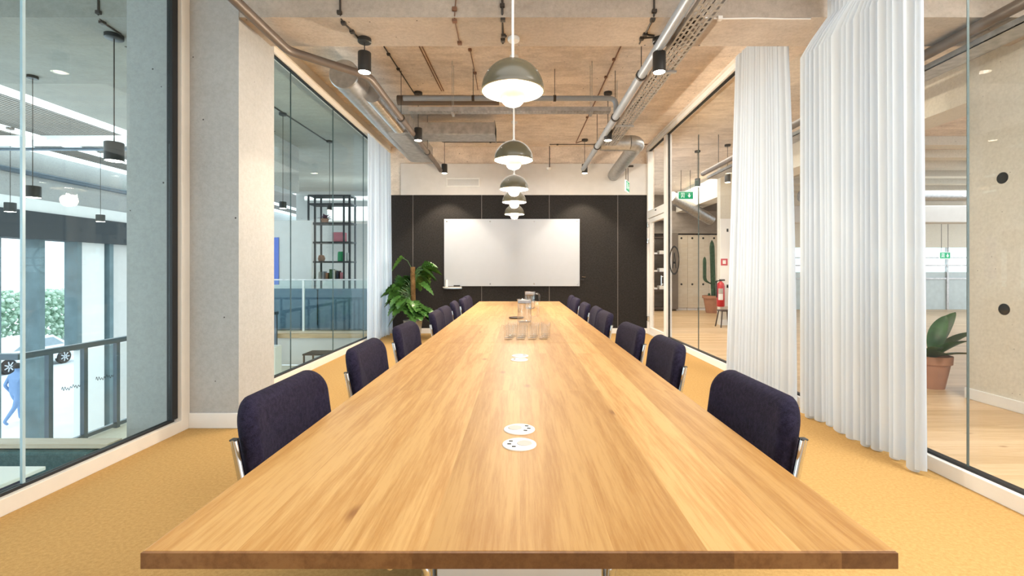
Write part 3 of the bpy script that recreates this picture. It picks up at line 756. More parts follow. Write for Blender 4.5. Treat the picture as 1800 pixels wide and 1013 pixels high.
# right spiral duct with elbow
t = thing('round_duct', 'galvanised spiral duct with an elbow above the green exit sign at right', 'duct', (1.3, 7.05, 3.05))
zd = 3.13
spiral(MB(), (1.225, 7.05, zd), (1.66, 7.05, zd), .115, amp=.003, pitch=.07).build('duct_inlet', M['spiral'], t, world=True, smooth=True, angle=60)
el = [Vector((1.66 + .14 * math.sin(q), 7.05 + .14 * (1 - math.cos(q)), zd)) for q in [PI / 2 * k / 8 for k in range(9)]]
MB().tube(el, .117, 28).build('elbow', M['spiral'], t, world=True, smooth=True)
spiral(MB(), (1.80, 7.19, zd), (1.80, 8.93, zd - .10), .108, amp=.003, pitch=.08).build('duct_body', M['spiral'], t, world=True, smooth=True, angle=35)

# thin conduits fixed to the concrete
def onbeam(px, py):      # point on the beam's near face
    d = 3.54; return pt(px, py, d)
def onsoffit(px, py):
    d = F * (3.115 - H) / (VY - py); return pt(px, py, d)
def onslab(px, py):
    d = F * (CEIL - .006 - H) / (VY - py); return pt(px, py, d)
def conduit(label, path, r=.007, m='conduit', boxes=()):
    t = thing('conduit', label, 'conduit', tuple(path[0]))
    MB().tube(smoothpath(path, .04, 4), r, 8).build('tube', M[m], t, world=True, smooth=True)
    for p in boxes:
        p = Vector(p); MB().box(p.x - .018, p.x + .018, p.y - .018, p.y + .018, p.z - .016, p.z + .012).build('clip', M[m], t, world=True, bevel=.004)
conduit('dark conduit dropping over the beam to the upper left spotlight', [Vector((-1.36, 3.53, 3.55)), onbeam(598, 27) , onsoffit(602, 38), onsoffit(620, 56), onsoffit(632, 70)], boxes=[onsoffit(604, 40), onsoffit(619, 55), onbeam(597, 22)])
conduit('dark conduit dropping over the beam to the upper right spotlight', [Vector((1.02, 3.53, 3.55)), onbeam(1150, 27), onsoffit(1147, 34), onsoffit(1134, 61), onsoffit(1150, 63)], boxes=[onsoffit(1147, 34), onsoffit(1134, 60), onbeam(1150, 20)])
conduit('dark conduit stub beside the upper right spotlight', [onsoffit(1150, 66), onsoffit(1128, 67), onsoffit(1124, 77)], boxes=[onsoffit(1128, 67)])
conduit('dark conduit on the beam beside the cord of the nearest pendant', [Vector((-.13, 3.53, 3.55)), onbeam(883, 27), onsoffit(884, 62), onsoffit(890, 64)], r=.009, boxes=[onbeam(883, 10), onsoffit(884, 34), onsoffit(885, 62)])
conduit('dark conduit stub running from beam to slab behind the nearest pendant', [onsoffit(884, 66), onsoffit(884, 76)], r=.009, boxes=[onsoffit(884, 70)])
conduit('rust red conduit on the beam left of the nearest pendant', [Vector((-.46, 3.53, 3.52)), onbeam(799, 27), onsoffit(799, 34), onsoffit(808, 76)], r=.004, m='rust', boxes=[onbeam(799, 16), onsoffit(799, 36), onsoffit(808, 75)])
conduit('rust red conduit on the slab left of the nearest pendant', [onslab(826, 86), onslab(835, 128), onslab(840, 158)], r=.004, m='rust', boxes=[onslab(826, 87), onslab(835, 128)])
conduit('dark conduit along the ceiling from the beam to the left middle spotlight', [onslab(675, 82), onslab(728, 164)], boxes=[onslab(700, 121), onslab(683, 95)])
conduit('pair of brown cable grooves along the ceiling left of the pendants', [onslab(737, 82), onslab(776, 160)], m='rust', r=.006)
conduit('rust brown cable groove beside the pair left of the pendants', [onslab(742, 82), onslab(780, 160)], m='rust', r=.006)
conduit('rust brown conduit running along the ceiling right of the pendants', [onslab(1092, 80), onslab(1012, 252), onslab(1026, 247)], r=.008, m='rust', boxes=[onslab(1079, 104), onslab(1065, 135), onslab(1048, 172), onslab(1032, 206)])
conduit('dark conduit crossing the far ceiling between the left spotlight and the pendants', [onslab(766, 240), onslab(778, 250), onslab(900, 250)], r=.008, boxes=[onslab(862, 250)])
conduit('dark conduit crossing the far ceiling towards the glass door', [onslab(966, 254), onslab(1138, 254)], r=.008, boxes=[onslab(980, 254), onslab(1100, 254)])
conduit('dark conduit dropping at the far beam above the whiteboard', [pt(966, 257, 8.9), pt(966, 298, 8.9)], r=.008)
tag(MB().lathe([(0, .02), (.05, .02), (.045, -.01), (.02, -.025), (0, -.025)], pt(965, 297, 8.9), n=20).build('smoke_detector', M['white'], smooth=True), 'small white detector hanging above the whiteboard right of the pendants', 'smoke detector')
conduit('white cable sagging across the beam at upper right', [onsoffit(1238, 31), onsoffit(1265, 33), onsoffit(1330, 32), onsoffit(1375, 33), onsoffit(1425, 33)], r=.006, m='wirewhite', boxes=[onsoffit(1265, 32)])

# ================================================================ CURTAINS
def curtain(name, label, x, y0, y1, zt, zb_, pitch, amp, flare=0.0, ytop=None, side=1, lean=0):
    """pleated sheer; ytop(z)->(y0,y1) lets the top gather narrower"""
    npl = (y1 - y0) / pitch; nu = int(npl * 12); nv = 46
    ph = [random.uniform(-.6, .6) for _ in range(int(npl) + 3)]; am = [random.uniform(.6, 1.15) for _ in range(int(npl) + 3)]
    def fn(u, v):
        z = zb_ + (zt - zb_) * v
        a, b = (y0, y1) if ytop is None else ytop(z)
        k = u * npl; i = int(k); q = k - i; k = k + .42 * math.sin(k * .73 + ph[1] * 6) + .22 * math.sin(k * 1.9 + ph[2] * 6)
        A = am[i] * (1 - q) + am[i + 1] * q; P = ph[i] * (1 - q) + ph[i + 1] * q
        wv = math.sin(2 * PI * k + P * (1 - v) * 1.6); wv = math.copysign(abs(wv) ** .8, wv)
        s = amp * A * (.62 + .55 * (1 - v)) * wv + amp * .9 * math.sin(k * .83 + ph[0] * 9 + 1.3 * math.sin(k * .29)) * (1 - .6 * v)
        y = a + (b - a) * u + .018 * math.cos(2 * PI * k + P) * (1 - .4 * v)
        xx = x + s - side * flare * (1 - v) ** 2 + lean * v
        zz = z + (0 if v > 0 else .012 * math.sin(2 * PI * k * .5 + P))
        return Vector((xx, y, zz))
    o = MB().grid(fn, nu, nv).build(name, M['sheer'], smooth=True, angle=180)
    return tag(o, label, 'curtain', 'white sheer curtains')
def c1(z):
    if z > 3.10: return (2.70, 3.50)
    k = min(1, (3.10 - z) / .14); b = 3.50 + .34 * (k * k * (3 - 2 * k))
    return (2.70, b + .0 * z)
curtain('sheer_curtain', 'wide white sheer curtain gathered in front of the right glass wall, nearer the camera', 2.35, 2.70, 3.84, 3.56, .02, .062, .020, ytop=c1, flare=.0, lean=-.02)
def c2(z):
    k = z / 3.56
    return (4.07 + .13 * k * k, 5.42 - .24 * k)
curtain('sheer_curtain', 'white sheer curtain hanging behind the beam on the right glass wall, farther from the camera', 2.40, 4.07, 5.40, 3.56, .02, .062, .018, ytop=c2)
def c3(z):
    k = z / 3.4
    return (7.45 + .05 * k, 8.93 - .15 * k)
curtain('sheer_curtain', 'white sheer curtain hanging on the left glass wall in the far corner behind the monstera', -2.44, 7.5, 8.9, 3.42, .02, .065, .017, ytop=c3, side=-1)

# ================================================================ PLANTS
def leaf(mb, base, tip, width, droop=.15, slits=0, roll=0.0, heart=True):
    base, tip = Vector(base), Vector(tip); ax = tip - base; L_ = ax.length; ax.normalize()
    sd = ax.cross(Vector((0, 0, 1)))
    if sd.length < .05: sd = Vector((1, 0, 0))
    sd.normalize(); up = sd.cross(ax); q = Matrix.Rotation(roll, 3, ax); sd = q @ sd; up = q @ up
    nu = 14; vs = []; fs = []
    for i in range(nu + 1):
        u = i / nu
        wv = math.sin(PI * min(1, u ** (.62 if heart else .85))) ** .75 if 0 < u < 1 else 0
        c = base + ax * L_ * u - Vector((0, 0, 1)) * droop * L_ * u * u
        cut = 1.0
        if slits and i % 2 == 0 and 2 < i < nu - 1: cut = .66
        hw = width / 2 * wv
        for s in (-1, -.5, 0, .5, 1):
            ww = hw * s * (cut if abs(s) == 1 else 1)
            back = -.18 * L_ * (abs(s) ** 2) * (1 - u) if heart else 0
            vs.append(c + sd * ww + ax * back * wv + up * (abs(s) * hw * .28))
    for i in range(nu):
        for k in range(4):
            a = i * 5 + k; fs.append((a, a + 1, a + 6, a + 5))
    mb.add(vs, fs)
def pot(prof, m, t, n=32): MB().lathe(prof, n=n).build('pot', m, t, smooth=True)
# monstera
t = thing('monstera_plant', 'leafy green monstera on a moss pole in the far left corner', 'plant', (-1.90, 8.32, 0))
MB().lathe([(0, 0), (.13, 0), (.165, .30), (.17, .32), (.15, .32), (.14, .27), (0, .27)], n=32).build('pot', M['potgrey'], t, smooth=True)
MB().lathe([(0, .275), (.14, .272)], n=24).build('soil', M['soil'], t)
MB().tube([(0, 0, .27), (.005, 0, .7), (-.005, .01, 1.27)], .044, 14).build('moss_pole', M['moss'], t, smooth=True)
fo = MB(); st = MB()
random.seed(21)
specs = [(-.16, -.05, 1.46, -.34, 1.26, .22)]
angs = []
for k in range(62):
    zl = .36 + .93 * ((k * .61803) % 1.0)
    a = k * 2.39996 + random.uniform(-.3, .3)
    rr = random.uniform(.16, .30) * (1.15 if zl < .8 else 1.0)
    stem0 = Vector((.0, 0, max(.3, zl - .18))); b0 = Vector((rr * math.cos(a), rr * math.sin(a) * .7 - .03, zl + random.uniform(-.02, .08)))
    st.tube([stem0, stem0.lerp(b0, .55) + Vector((0, 0, .06)), b0], .0065, 6)
    ln = random.uniform(.20, .32); out = Vector((math.cos(a), math.sin(a) * .8, random.uniform(-.75, .1))).normalized()
    leaf(fo, b0, b0 + out * ln, ln * 1.08, droop=.25, slits=1, roll=random.uniform(-.5, .5))
st.tube([(0, 0, 1.2), (-.09, -.02, 1.38), (-.17, -.04, 1.43)], .008, 6); leaf(fo, (-.16, -.04, 1.44), (-.36, -.06, 1.22), .2, .1, 1, .3)
leaf(fo, (.20, -.06, 1.22), (.46, -.1, 1.06), .22, .15, 1, -.4); st.tube([(0, 0, 1.15), (.12, -.04, 1.22), (.20, -.06, 1.22)], .007, 6)
leaf(fo, (.16, -.1, .98), (.40, -.16, .80), .22, .1, 1, .2); leaf(fo, (-.28, -.1, .95), (-.43, -.12, .62), .18, .1, 1, .3)
leaf(fo, (.1, -.15, .62), (.36, -.25, .50), .2, .2, 1); leaf(fo, (-.15, -.12, .55), (-.40, -.2, .28), .2, .2, 1)
fo.build('foliage', M['leaf'], t, smooth=True, angle=50); st.build('stem', M['leaf2'], t, smooth=True)

# ================================================================ RIGHT: CORRIDOR
sbox('floor_corridor', M['oakfloor'], XR + .06, 16, -2, 15, -.06, 0)
sbox('wall_corridor', M['conc_b'], 4.2, 4.75, 1.2, 4.37, 0, CEIL)
sbox('baseboard_corridor', M['white'], 4.182, 4.2, 1.2, 4.385, 0, .10, bevel=.004)
t = None
for (px, py) in ((1762, 313), (1765, 544)):
    s = (px - VX) / 4.2; y = F / s; z = H - (py - VY) / s
    mb = MB().lathe([(0, .004), (.046, .004), (.050, 0)], (4.2, y, z), n=28, M=Matrix.Rotation(-PI / 2, 3, 'Y'))
    o = mb.build('tie_hole', M['black'], smooth=True); struct(o)
sbox('wall_corridor_end', M['conc_d'], 2.6, 8.0, 14.62, 14.9, 0, CEIL)
sbox('wall_corridor_far', M['conc_b'], 8.0, 16.2, 14.62, 14.9, 1.95, CEIL)
sbox('corridor_beam', M['conc_d'], 2.6, 8.0, 14.3, 14.62, 2.36, 3.05)
# far windows
for k in range(6):
    x = 8.0 + 1.35 * k
    sbox('trim_%d' % (70 + k), M['galv'], x, x + .06, 14.62, 14.7, 0, 1.95)
for k, z in enumerate((.95, 1.36, 1.6)): sbox('trim_%d' % (80 + k), M['galv'], 8.0, 16.2, 14.63, 14.68, z, z + .05)
sbox('wall_corridor_parapet', M['pale'], 8.0, 16.2, 14.66, 14.69, 0, 1.18)
sbox('window_40', M['glassL'], 8.0, 16.2, 14.70, 14.71, 0, 1.95)
# ribbed ceiling over the far right
for k in range(7):
    sbox('ceiling_rib', M['conc_b'], 6.6, 16, 8.3 + .9 * k, 8.55 + .9 * k, CEIL - .16, CEIL - .001)
sbox('ceiling_right', M['conc_d'], 9.5, 16.2, -2, 15, CEIL, CEIL + .25)
sbox('beam_corridor', M['conc_b'], 4.8, 5.2, 4.4, 14.3, 3.0, CEIL)
pipe('ventilation_pipe', 'silver spiral duct crossing far behind the right curtain', 'duct', [(6.2, 10.3, 2.86), (15, 10.3, 2.86)], .12, M['spiral'], n=20)
tag(MB().box(6.2, 15, 11.0, 11.4, 2.35, 2.75).build('duct_casing', M['whitewall'], bevel=.02), 'pale boxed duct below the silver duct far behind the right curtain', 'duct')
pipe('corridor_pipe', 'dark pipe along the corridor ceiling at the upper right corner', 'pipe', [(3.50, .5, 3.055), (3.50, 8.9, 3.055)], .045, M['brownpipe'])
t = thing('corridor_cable_tray', 'flat steel cable tray beside the dark corridor pipe at upper right', 'cable tray', (3.68, .5, 2.96))
MB().box(3.58, 3.78, .5, 8.9, 2.955, 2.965).build('tray_floor', M['galv'], t, world=True)
for x in (3.58, 3.777): MB().box(x, x + .003, .5, 8.9, 2.955, 3.01).build('side_rail', M['galv'], t, world=True)
for k, x in enumerate((3.63, 3.68, 3.72)): MB().tube([(x, .5, 2.98), (x, 8.9, 2.98)], .014, 8).build('cable', M['conduit'], t, world=True)
# lockers with round finger holes
xs = [4.84 + .335 * k for k in range(9)]
ll = ['leftmost', 'second from left', 'third from left', 'fourth from left', 'fifth from left', 'sixth from left', 'seventh from left', 'rightmost']
for k in range(8):
    t = thing('locker', 'pale birch corridor locker with black finger holes, %s of the row' % ll[k], 'locker', (xs[k] + .1675, 14.4, 0), 0, 'birch lockers at the corridor end')
    MB().box(-.165, .165, -.04, .2, .08, 2.32).build('locker_body', M['locker'], t, bevel=.003)
    MB().box(-.16, .16, 0, .18, 0, .08).build('plinth', M['white'], t)
    for z in (.80, 2.22):
        MB().lathe([(0, .002), (.030, .002), (.032, 0)], (-.02, -.041, z), n=20, M=Matrix.Rotation(PI / 2, 3, 'X')).build('finger_hole', M['black'], t)
sbox('corridor_column', M['brownpanel'], 4.55, 4.80, 14.1, 14.4, .05, 2.36)
# bookshelf seen through the door
t = thing('bookshelf', 'tall dark open bookshelf seen through the glass door', 'shelf', (3.95, 14.2, 0))
for x in (3.45, 4.43): MB().box(x, x + .04, 14.0, 14.4, 0, 2.75).build('side_panel', M['darkwood'], t, world=True)
for z in (.08, .62, 1.15, 1.68, 2.2, 2.71): MB().box(3.49, 4.43, 14.0, 14.4, z, z + .035).build('shelf', M['darkwood'], t, world=True)
random.seed(5)
bl = ['lowest', 'second', 'third', 'fourth']
bi = 0
for q, z in enumerate((.655, 1.185, 1.715)):
    for e, (x, w_, h_) in enumerate(((3.98, .18, .05), (4.22, .14, .11))):
        o = MB().box(x, x + w_, 14.05, 14.3, z, z + h_).build('stacked_paper', M['paperw'] if (q + e) % 2 == 0 else M['cream'], bevel=.003)
        tag(o, '%s paper stack on the %s occupied shelf of the dark bookshelf, %s one' % ('white' if (q + e) % 2 == 0 else 'cream', ['lowest', 'middle', 'top'][q], ['left', 'right'][e]), 'papers', 'papers on the dark bookshelf')
# concrete column with panel, extinguisher, notice
sbox('column_corridor', M['conc_b'], 4.46, 5.05, 10.35, 10.52, 0, CEIL)
sbox('wall_panel_corridor', M['white'], 4.46, 5.03, 10.335, 10.35, .42, 2.36)
sbox('baseboard_column', M['white'], 4.45, 5.06, 10.33, 10.35, 0, .12)
for z in (.83, 2.07): sbox('panel_hole', M['black'], 4.59, 4.63, 10.331, 10.336, z, z + .07, bevel=.0)
t = thing('fire_extinguisher', 'red fire extinguisher hanging on the corridor column behind the glass', 'fire extinguisher', (4.42, 10.245, .42))
MB().lathe([(0, .0), (.07, 0), (.083, .02), (.083, .45), (.07, .51), (.03, .545), (.022, .56), (0, .56)], n=28).build('cylinder', M['red'], t, smooth=True)
MB().box(-.03, .09, -.015, .015, .565, .60).box(-.02, .02, -.02, .02, .55, .57).build('valve_handle', M['black'], t, bevel=.003)
MB().tube(smoothpath([(-.02, 0, .57), (-.10, -.02, .56), (-.10, -.03, .2)], .05, 5), .011, 8).build('hose', M['black'], t, smooth=True)
mb = MB(); 
for (za, zb2, nm, mm) in ((.15, .285, 'info_label', 'paperw'), (.29, .40, 'round_label', 'socketgrey')):
    mb = MB(); n = 8
    mb.grid(lambda u, v: Vector((.0845 * math.sin(-1.0 + 1.2 * u), -.0845 * math.cos(-1.0 + 1.2 * u), za + (zb2 - za) * v)), n, 1).build(nm, M[mm], t)
MB().box(.0, .085, .06, .0895, .30, .42).build('wall_bracket', M['black'], t)
t = thing('fire_notice', 'small red and white fire notice above the extinguisher on the column', 'sign', (4.535, 10.33, 1.40))
MB().box(-.075, .075, -.003, .0, -.075, .075).build('notice_board', M['red'], t); MB().box(-.035, .035, -.006, -.003, -.04, .04).build('notice_symbol', M['paperw'], t)
t = thing('wooden_stool', 'dark wooden stool below the fire extinguisher in the corridor', 'stool', (4.40, 10.0, 0))
MB().box(-.12, .12, -.12, .12, .34, .37).build('seat', M['darkwood'], t, bevel=.01)
for sx in (-1, 1):
    for sy in (-1, 1): MB().tube([(sx * .09, sy * .09, .345), (sx * .14, sy * .14, 0)], .014, 8).build('leg', M['darkwood'], t)
# cactus
t = thing('cactus', 'tall green column cactus in a terracotta pot by the birch lockers', 'plant', (5.60, 13.5, 0))
MB().lathe([(0, 0), (.19, 0), (.26, .42), (.29, .42), (.29, .50), (.25, .50), (.25, .46), (0, .46)], n=32).build('pot', M['terra'], t, smooth=True)
def ribbed(mb, path, r):
    path = [Vector(p) for p in path]; n = 20; ns = len(path); vs = []; fs = []
    for i, p in enumerate(path):
        u = i / (ns - 1); rr = r * (1 if u < .85 else math.sqrt(max(.02, 1 - ((u - .85) / .15) ** 2)))
        for k in range(n):
            a = 2 * PI * k / n; q = rr * (1.12 if k % 2 == 0 else .82); vs.append(p + Vector((q * math.cos(a), q * math.sin(a), 0)))
    for i in range(ns - 1):
        for k in range(n): a = i * n + k; b = i * n + (k + 1) % n; fs.append((a, b, b + n, a + n))
    fs.append(tuple((ns - 1) * n + k for k in range(n))); mb.add(vs, fs)
mb = MB(); ribbed(mb, [(0.02 - .05 * k / 20, 0, .44 + 1.66 * k / 20) for k in range(21)], .062)
mb.build('trunk', M['cactus'], t)
for (x1, z0, z1, side) in ((-.24, .92, 1.62, -1), (.20, .95, 1.40, 1)):
    mb = MB(); ribbed(mb, smoothpath([(0, 0, z0 - .1), (x1, 0, z0 + .0), (x1, 0, z1)], .12, 8)[0:10] + [Vector((x1 * (1), 0, z0 + .1 + (z1 - z0 - .1) * k / 14)) for k in range(15)], .045)
    mb.build('arm', M['cactus'], t)
mb = MB(); ribbed(mb, [(-.05, -.1, .45 + .25 * k / 8) for k in range(9)], .035); ribbed(mb, [(-.13, -.05, .45 + .12 * k / 8) for k in range(9)], .03); mb.build('shoot', M['cactus'], t)
# broad leaved plant behind the right curtain
t = thing('broad_leaf_plant', 'broad leaved plant in a terracotta pot behind the glass at right', 'plant', (4.22, 4.80, 0))
MB().lathe([(0, 0), (.12, 0), (.165, .25), (.18, .25), (.185, .33), (.16, .33), (.155, .29), (0, .29)], n=32).build('pot', M['terra'], t, smooth=True)
fo = MB(); random.seed(3)
for (a, ln, el_, wd) in ((3.4, .45, .55, .13), (2.7, .5, .9, .16), (.2, .62, 1.05, .20), (-.4, .5, .75, .19), (.5, .42, .3, .1), (-1.2, .4, .7, .14), (-1.9, .36, .35, .1), (1.6, .4, .7, .14), (-.2, .45, .15, .08), (-.9, .40, .25, .08), (.0, .52, 1.3, .17), (4.2, .4, .5, .12)):
    b0 = Vector((.03 * math.cos(a), .03 * math.sin(a), .30)); tip = b0 + Vector((math.cos(a) * math.cos(el_), math.sin(a) * math.cos(el_), math.sin(el_) + .25)) * ln
    leaf(fo, b0, tip, wd, droop=.3, slits=0, roll=random.uniform(-.3, .3), heart=False)
fo.build('foliage', M['leaf2'], t, smooth=True, angle=60)
# corridor spotlights
make_spot((3.55, 9.3, CEIL), .72, 'black corridor spotlight, left one seen through the glass right of the door', group='black corridor spotlights', power=60)
make_spot((3.95, 8.85, CEIL), .72, 'black corridor spotlight, right one seen beside the curtain edge', group='black corridor spotlights', power=60)
make_spot((3.2, 12.9, CEIL), .9, 'black corridor spotlight seen over the glass door transom', group='black corridor spotlights', power=60)
t = thing('round_duct', 'short spiral duct beyond the corridor exit sign', 'duct', (4.3, 12.2, 3.0))
spiral(MB(), (4.0, 12.3, 3.16), (5.3, 12.9, 2.62), .15, amp=.004, pitch=.1).build('duct_body', M['spiral'], t, world=True, smooth=True, angle=35)

def rods(parent, pts):
    for x, y, z in pts: MB().tube([(x, y, z), (x, y, CEIL)], .006, 6).build('hanger_rod', M['conduit'], parent, world=True)
rods(bpy.data.objects['corridor_pipe'], [(3.5, y, 3.09) for y in (4.6, 6.4, 8.2)])
rods(t, [(4.3, 12.43, 3.1), (4.9, 12.72, 2.9)])

# ================================================================ LEFT: ATRIUM
LZ = -.6
sbox('floor_atrium', M['conc_b'], -4.7, XL - .06, -2, 8.9, LZ - .25, LZ)
sbox('wall_plinth', M['conc_b'], XL - .06, XL - .051, -2, YB, LZ, 0)
sbox('floor_platform', M['oakfloor'], -7.0, XL - .06, 8.9, 14.0, -.08, 0)
sbox('platform_front', M['whitewall'], -7.0, XL - .06, 8.95, 9.05, LZ, -.08)
sbox('floor_street', M['ground'], -70, -2.6, -10, 80, -3.5, -3.3)
sbox('wall_atrium_end', M['conc'], -6.7, XL - .06, 14.0, 14.2, 0, CEIL)
sbox('wall_bulkhead', M['conc'], -4.6, -4.3, 7.2, 9.1, 2.71, CEIL)
# timber backed bench
t = thing('booth_bench', 'teal upholstered bench with a pale timber ledge below the left glass', 'bench', (-3.75, 3.1, LZ))
MB().box(-4.6, -2.95, 3.30, 3.36, LZ, -.05).build('back_frame', M['ash'], t, world=True)
MB().box(-4.62, -2.86, 3.24, 3.36, -.045, -.012).build('ledge', M['ash'], t, world=True, bevel=.004)
for x in (-4.55, -3.74): MB().box(x, x + .79, 3.19, 3.30, -.24, -.052).build('back_cushion', M['teal'], t, world=True, bevel=.02, seg=3)
for x in (-4.55, -3.74): MB().box(x, x + .79, 2.72, 3.19, -.30, -.215).build('seat_cushion', M['navyseat'], t, world=True, bevel=.025, seg=3)
MB().box(-4.55, -2.95, 2.76, 3.28, LZ, -.30).build('bench_base', M['navyseat'], t, world=True)
# cafe table and chair
t = thing('cafe_table', 'small white square cafe table in front of the teal bench', 'table', (-3.08, 2.45, LZ))
MB().box(-3.42, -2.76, 2.22, 2.72, .03, .052).build('tabletop', M['white'], t, world=True, bevel=.004)
MB().tube([(-3.08, 2.47, LZ + .01), (-3.08, 2.47, .03)], .03, 14).build('column', M['rail'], t, world=True)
MB().lathe([(0, 0), (.22, 0), (.22, .012), (.03, .02)], (-3.08, 2.47, LZ), n=28).build('base_plate', M['rail'], t, world=True)
t = thing('shell_chair', 'white shell chair with black seat pad outside the left glass', 'chair', (-2.86, 1.93, LZ))
def shell(u, v):
    y = -.21 + .42 * u; k = v
    if k < .5: q = k / .5; x = .22 - .40 * q; z = .45 - .02 * math.sin(PI * q) + .03 * (u * 2 - 1) ** 2
    else: q = (k - .5) / .5; x = -.18 - .09 * q; z = .46 + .36 * q
    edge = (u * 2 - 1) ** 2
    return Vector((y, -(x + .05 * edge * (1 if k > .4 else .2)), z + .02 * edge))
MB().grid(shell, 14, 18).build('shell', M['white'], t, smooth=True, angle=120)
MB().box(-.17, .17, -.17, .15, .455, .48).build('seat_pad', M['black'], t, bevel=.01)
for sx in (-1, 1):
    for sy in (-1, 1): MB().tube([(sx * .12, sy * .12, .44), (sx * .2, sy * .2, 0)], .010, 8).build('leg', M['rail'], t)
# pale plant at the pillar
t = thing('pale_plant', 'pale leaved plant in a pot at the end of the teal bench by the pillar', 'plant', (-2.80, 3.22, LZ))
MB().lathe([(0, 0), (.09, 0), (.12, .34), (.125, .36), (.105, .36), (.1, .32), (0, .32)], n=24).build('pot', M['white'], t, smooth=True)
fo = MB(); random.seed(9)
for k in range(26):
    a = k * 2.4; el_ = random.uniform(-.1, 1.2); ln = random.uniform(.16, .28); b0 = Vector((.03 * math.cos(a), .03 * math.sin(a), .38 + .1 * random.random()))
    leaf(fo, b0, b0 + Vector((math.cos(a) * math.cos(el_), math.sin(a) * math.cos(el_), math.sin(el_))) * ln, .055, .35, 0, 0, False)
fo.build('foliage', M['leaf3'], t, smooth=True, angle=60)
# railing with glass panels and lettering
XG = -4.62; RT = .43
t = thing('glass_railing', 'dark steel railing with glass panels at the edge of the atrium', 'railing', (XG, 6, LZ))
MB().box(XG - .03, XG + .03, 4.3, 8.9, RT - .055, RT).box(-9, XG + .03, 4.27, 4.33, RT - .055, RT).build('handrail', M['rail'], t, world=True, bevel=.004)
MB().box(XG - .02, XG + .02, 4.3, 8.9, LZ + .02, LZ + .06).build('bottom_rail', M['rail'], t, world=True)
for y in (4.58, 4.95, 5.35, 5.7, 6.5, 7.3, 8.1, 8.85):
    MB().box(XG - .022, XG + .022, y - .022, y + .022, LZ, RT - .05).build('post', M['rail'], t, world=True)
for x in (-5.4, -6.2, -7.0): MB().box(x - .022, x + .022, 4.28, 4.32, -3.3, RT - .05).build('post', M['rail'], t, world=True)
MB().box(XG - .004, XG + .004, 4.34, 8.85, LZ + .07, RT - .07).build('glass_panel', M['glassR'], t, world=True)
# handwritten lettering on the railing glass (dark script strokes)
random.seed(12)
for (ya, yb_, zc_, lab) in ((4.70, 4.90, -.005, 'dark script lettering on the railing glass panel nearer the camera'), (5.08, 5.30, .01, 'dark script lettering on the railing glass panel nearer the pillar')):
    mb = MB(); n = 60; path = []
    for k in range(n + 1):
        u = k / n
        path.append((XG + .008, ya + (yb_ - ya) * u, zc_ + .014 * math.sin(u * 44) * (1.7 if u < .16 else 1) + .01 * math.sin(u * 13)))
    mb.tube(path, .0024, 5); o = mb.build('script_lettering', M['black']); tag(o, lab, 'lettering', 'script lettering on the railing glass')
# street facade: fins and bands
XF = -11.0
for k in range(12):
    y = 7.9 + .9 * k
    o = sbox('facade_fin', M['fin'], XF - .16, XF + .16, y - .06, y + .06, -.75 if k == 4 else -3.3, 1.92)
sbox('facade_soffit', M['darkband'], XF - .3, XF + .3, -2, 24, 1.92, 2.52)
sbox('facade_white_band', M['white'], XF - .2, XF + .25, -2, 24, 2.52, 2.80)
sbox('facade_wall', M['conc'], XF - .3, XF + .2, -2, 24, 2.80, 3.85)
pipe('facade_pipe', 'dark pipe running along the atrium facade wall', 'pipe', [(XF + .3, -2, 3.34), (XF + .3, 24, 3.34)], .06, M['rail'])
sbox('facade_pale_bay', M['white'], XF - .1, XF + .1, 11.62, 12.25, -3.3, 1.92)
sbox('facade_pale_bay', M['whitewall'], XF - .1, XF + .1, 12.52, 13.3, -3.3, 1.92)
# roof light with strips and slatted grilles
def lightstrip(label, x0, x1, z):
    return tag(MB().box(x0, x1, -2, 24, z, z + .05).build('light_strip', M['skylight'], bevel=.004), label, 'light', 'white light strips in the atrium ceiling')
lightstrip('white light strip beside the concrete slab in the atrium ceiling', -7.02, -6.72, 3.60)
lightstrip('white light strip between the two slatted ceiling grilles', -9.55, -8.95, 3.80)
lightstrip('white light strip against the facade wall in the atrium ceiling', -10.8, -10.45, 3.86)
def grille(label, x0, x1, z):
    mb = MB(); x = x0
    while x < x1: mb.box(x, x + .05, -2, 24, z, z + .05); x += .085
    mb.box(x0, x1, -2, 24, z + .08, z + .10)
    return tag(mb.build('ceiling_grille', M['grille']), label, 'ceiling grille', 'slatted grilles in the atrium ceiling')
grille('slatted ceiling grille nearer the meeting room', -8.9, -7.1, 3.72); grille('slatted ceiling grille nearer the street facade', -10.4, -9.6, 3.86)
sbox('ceiling_atrium', M['whitewall'], -11.3, -6.7, -2, 24, 4.1, 4.2)
tag(MB().tube([(-11, 8, 3.43), (-6.3, 8, 3.43)], .09, 16).build('white_pipe', M['white'], smooth=True), 'white pipe crossing the atrium under the slatted ceiling', 'pipe')
tag(MB().tube([(-11, 8.15, 3.33), (-6.3, 8.15, 3.33)], .03, 10).build('dark_pipe', M['rail'], smooth=True), 'thin dark pipe slung below the white atrium pipe', 'pipe')
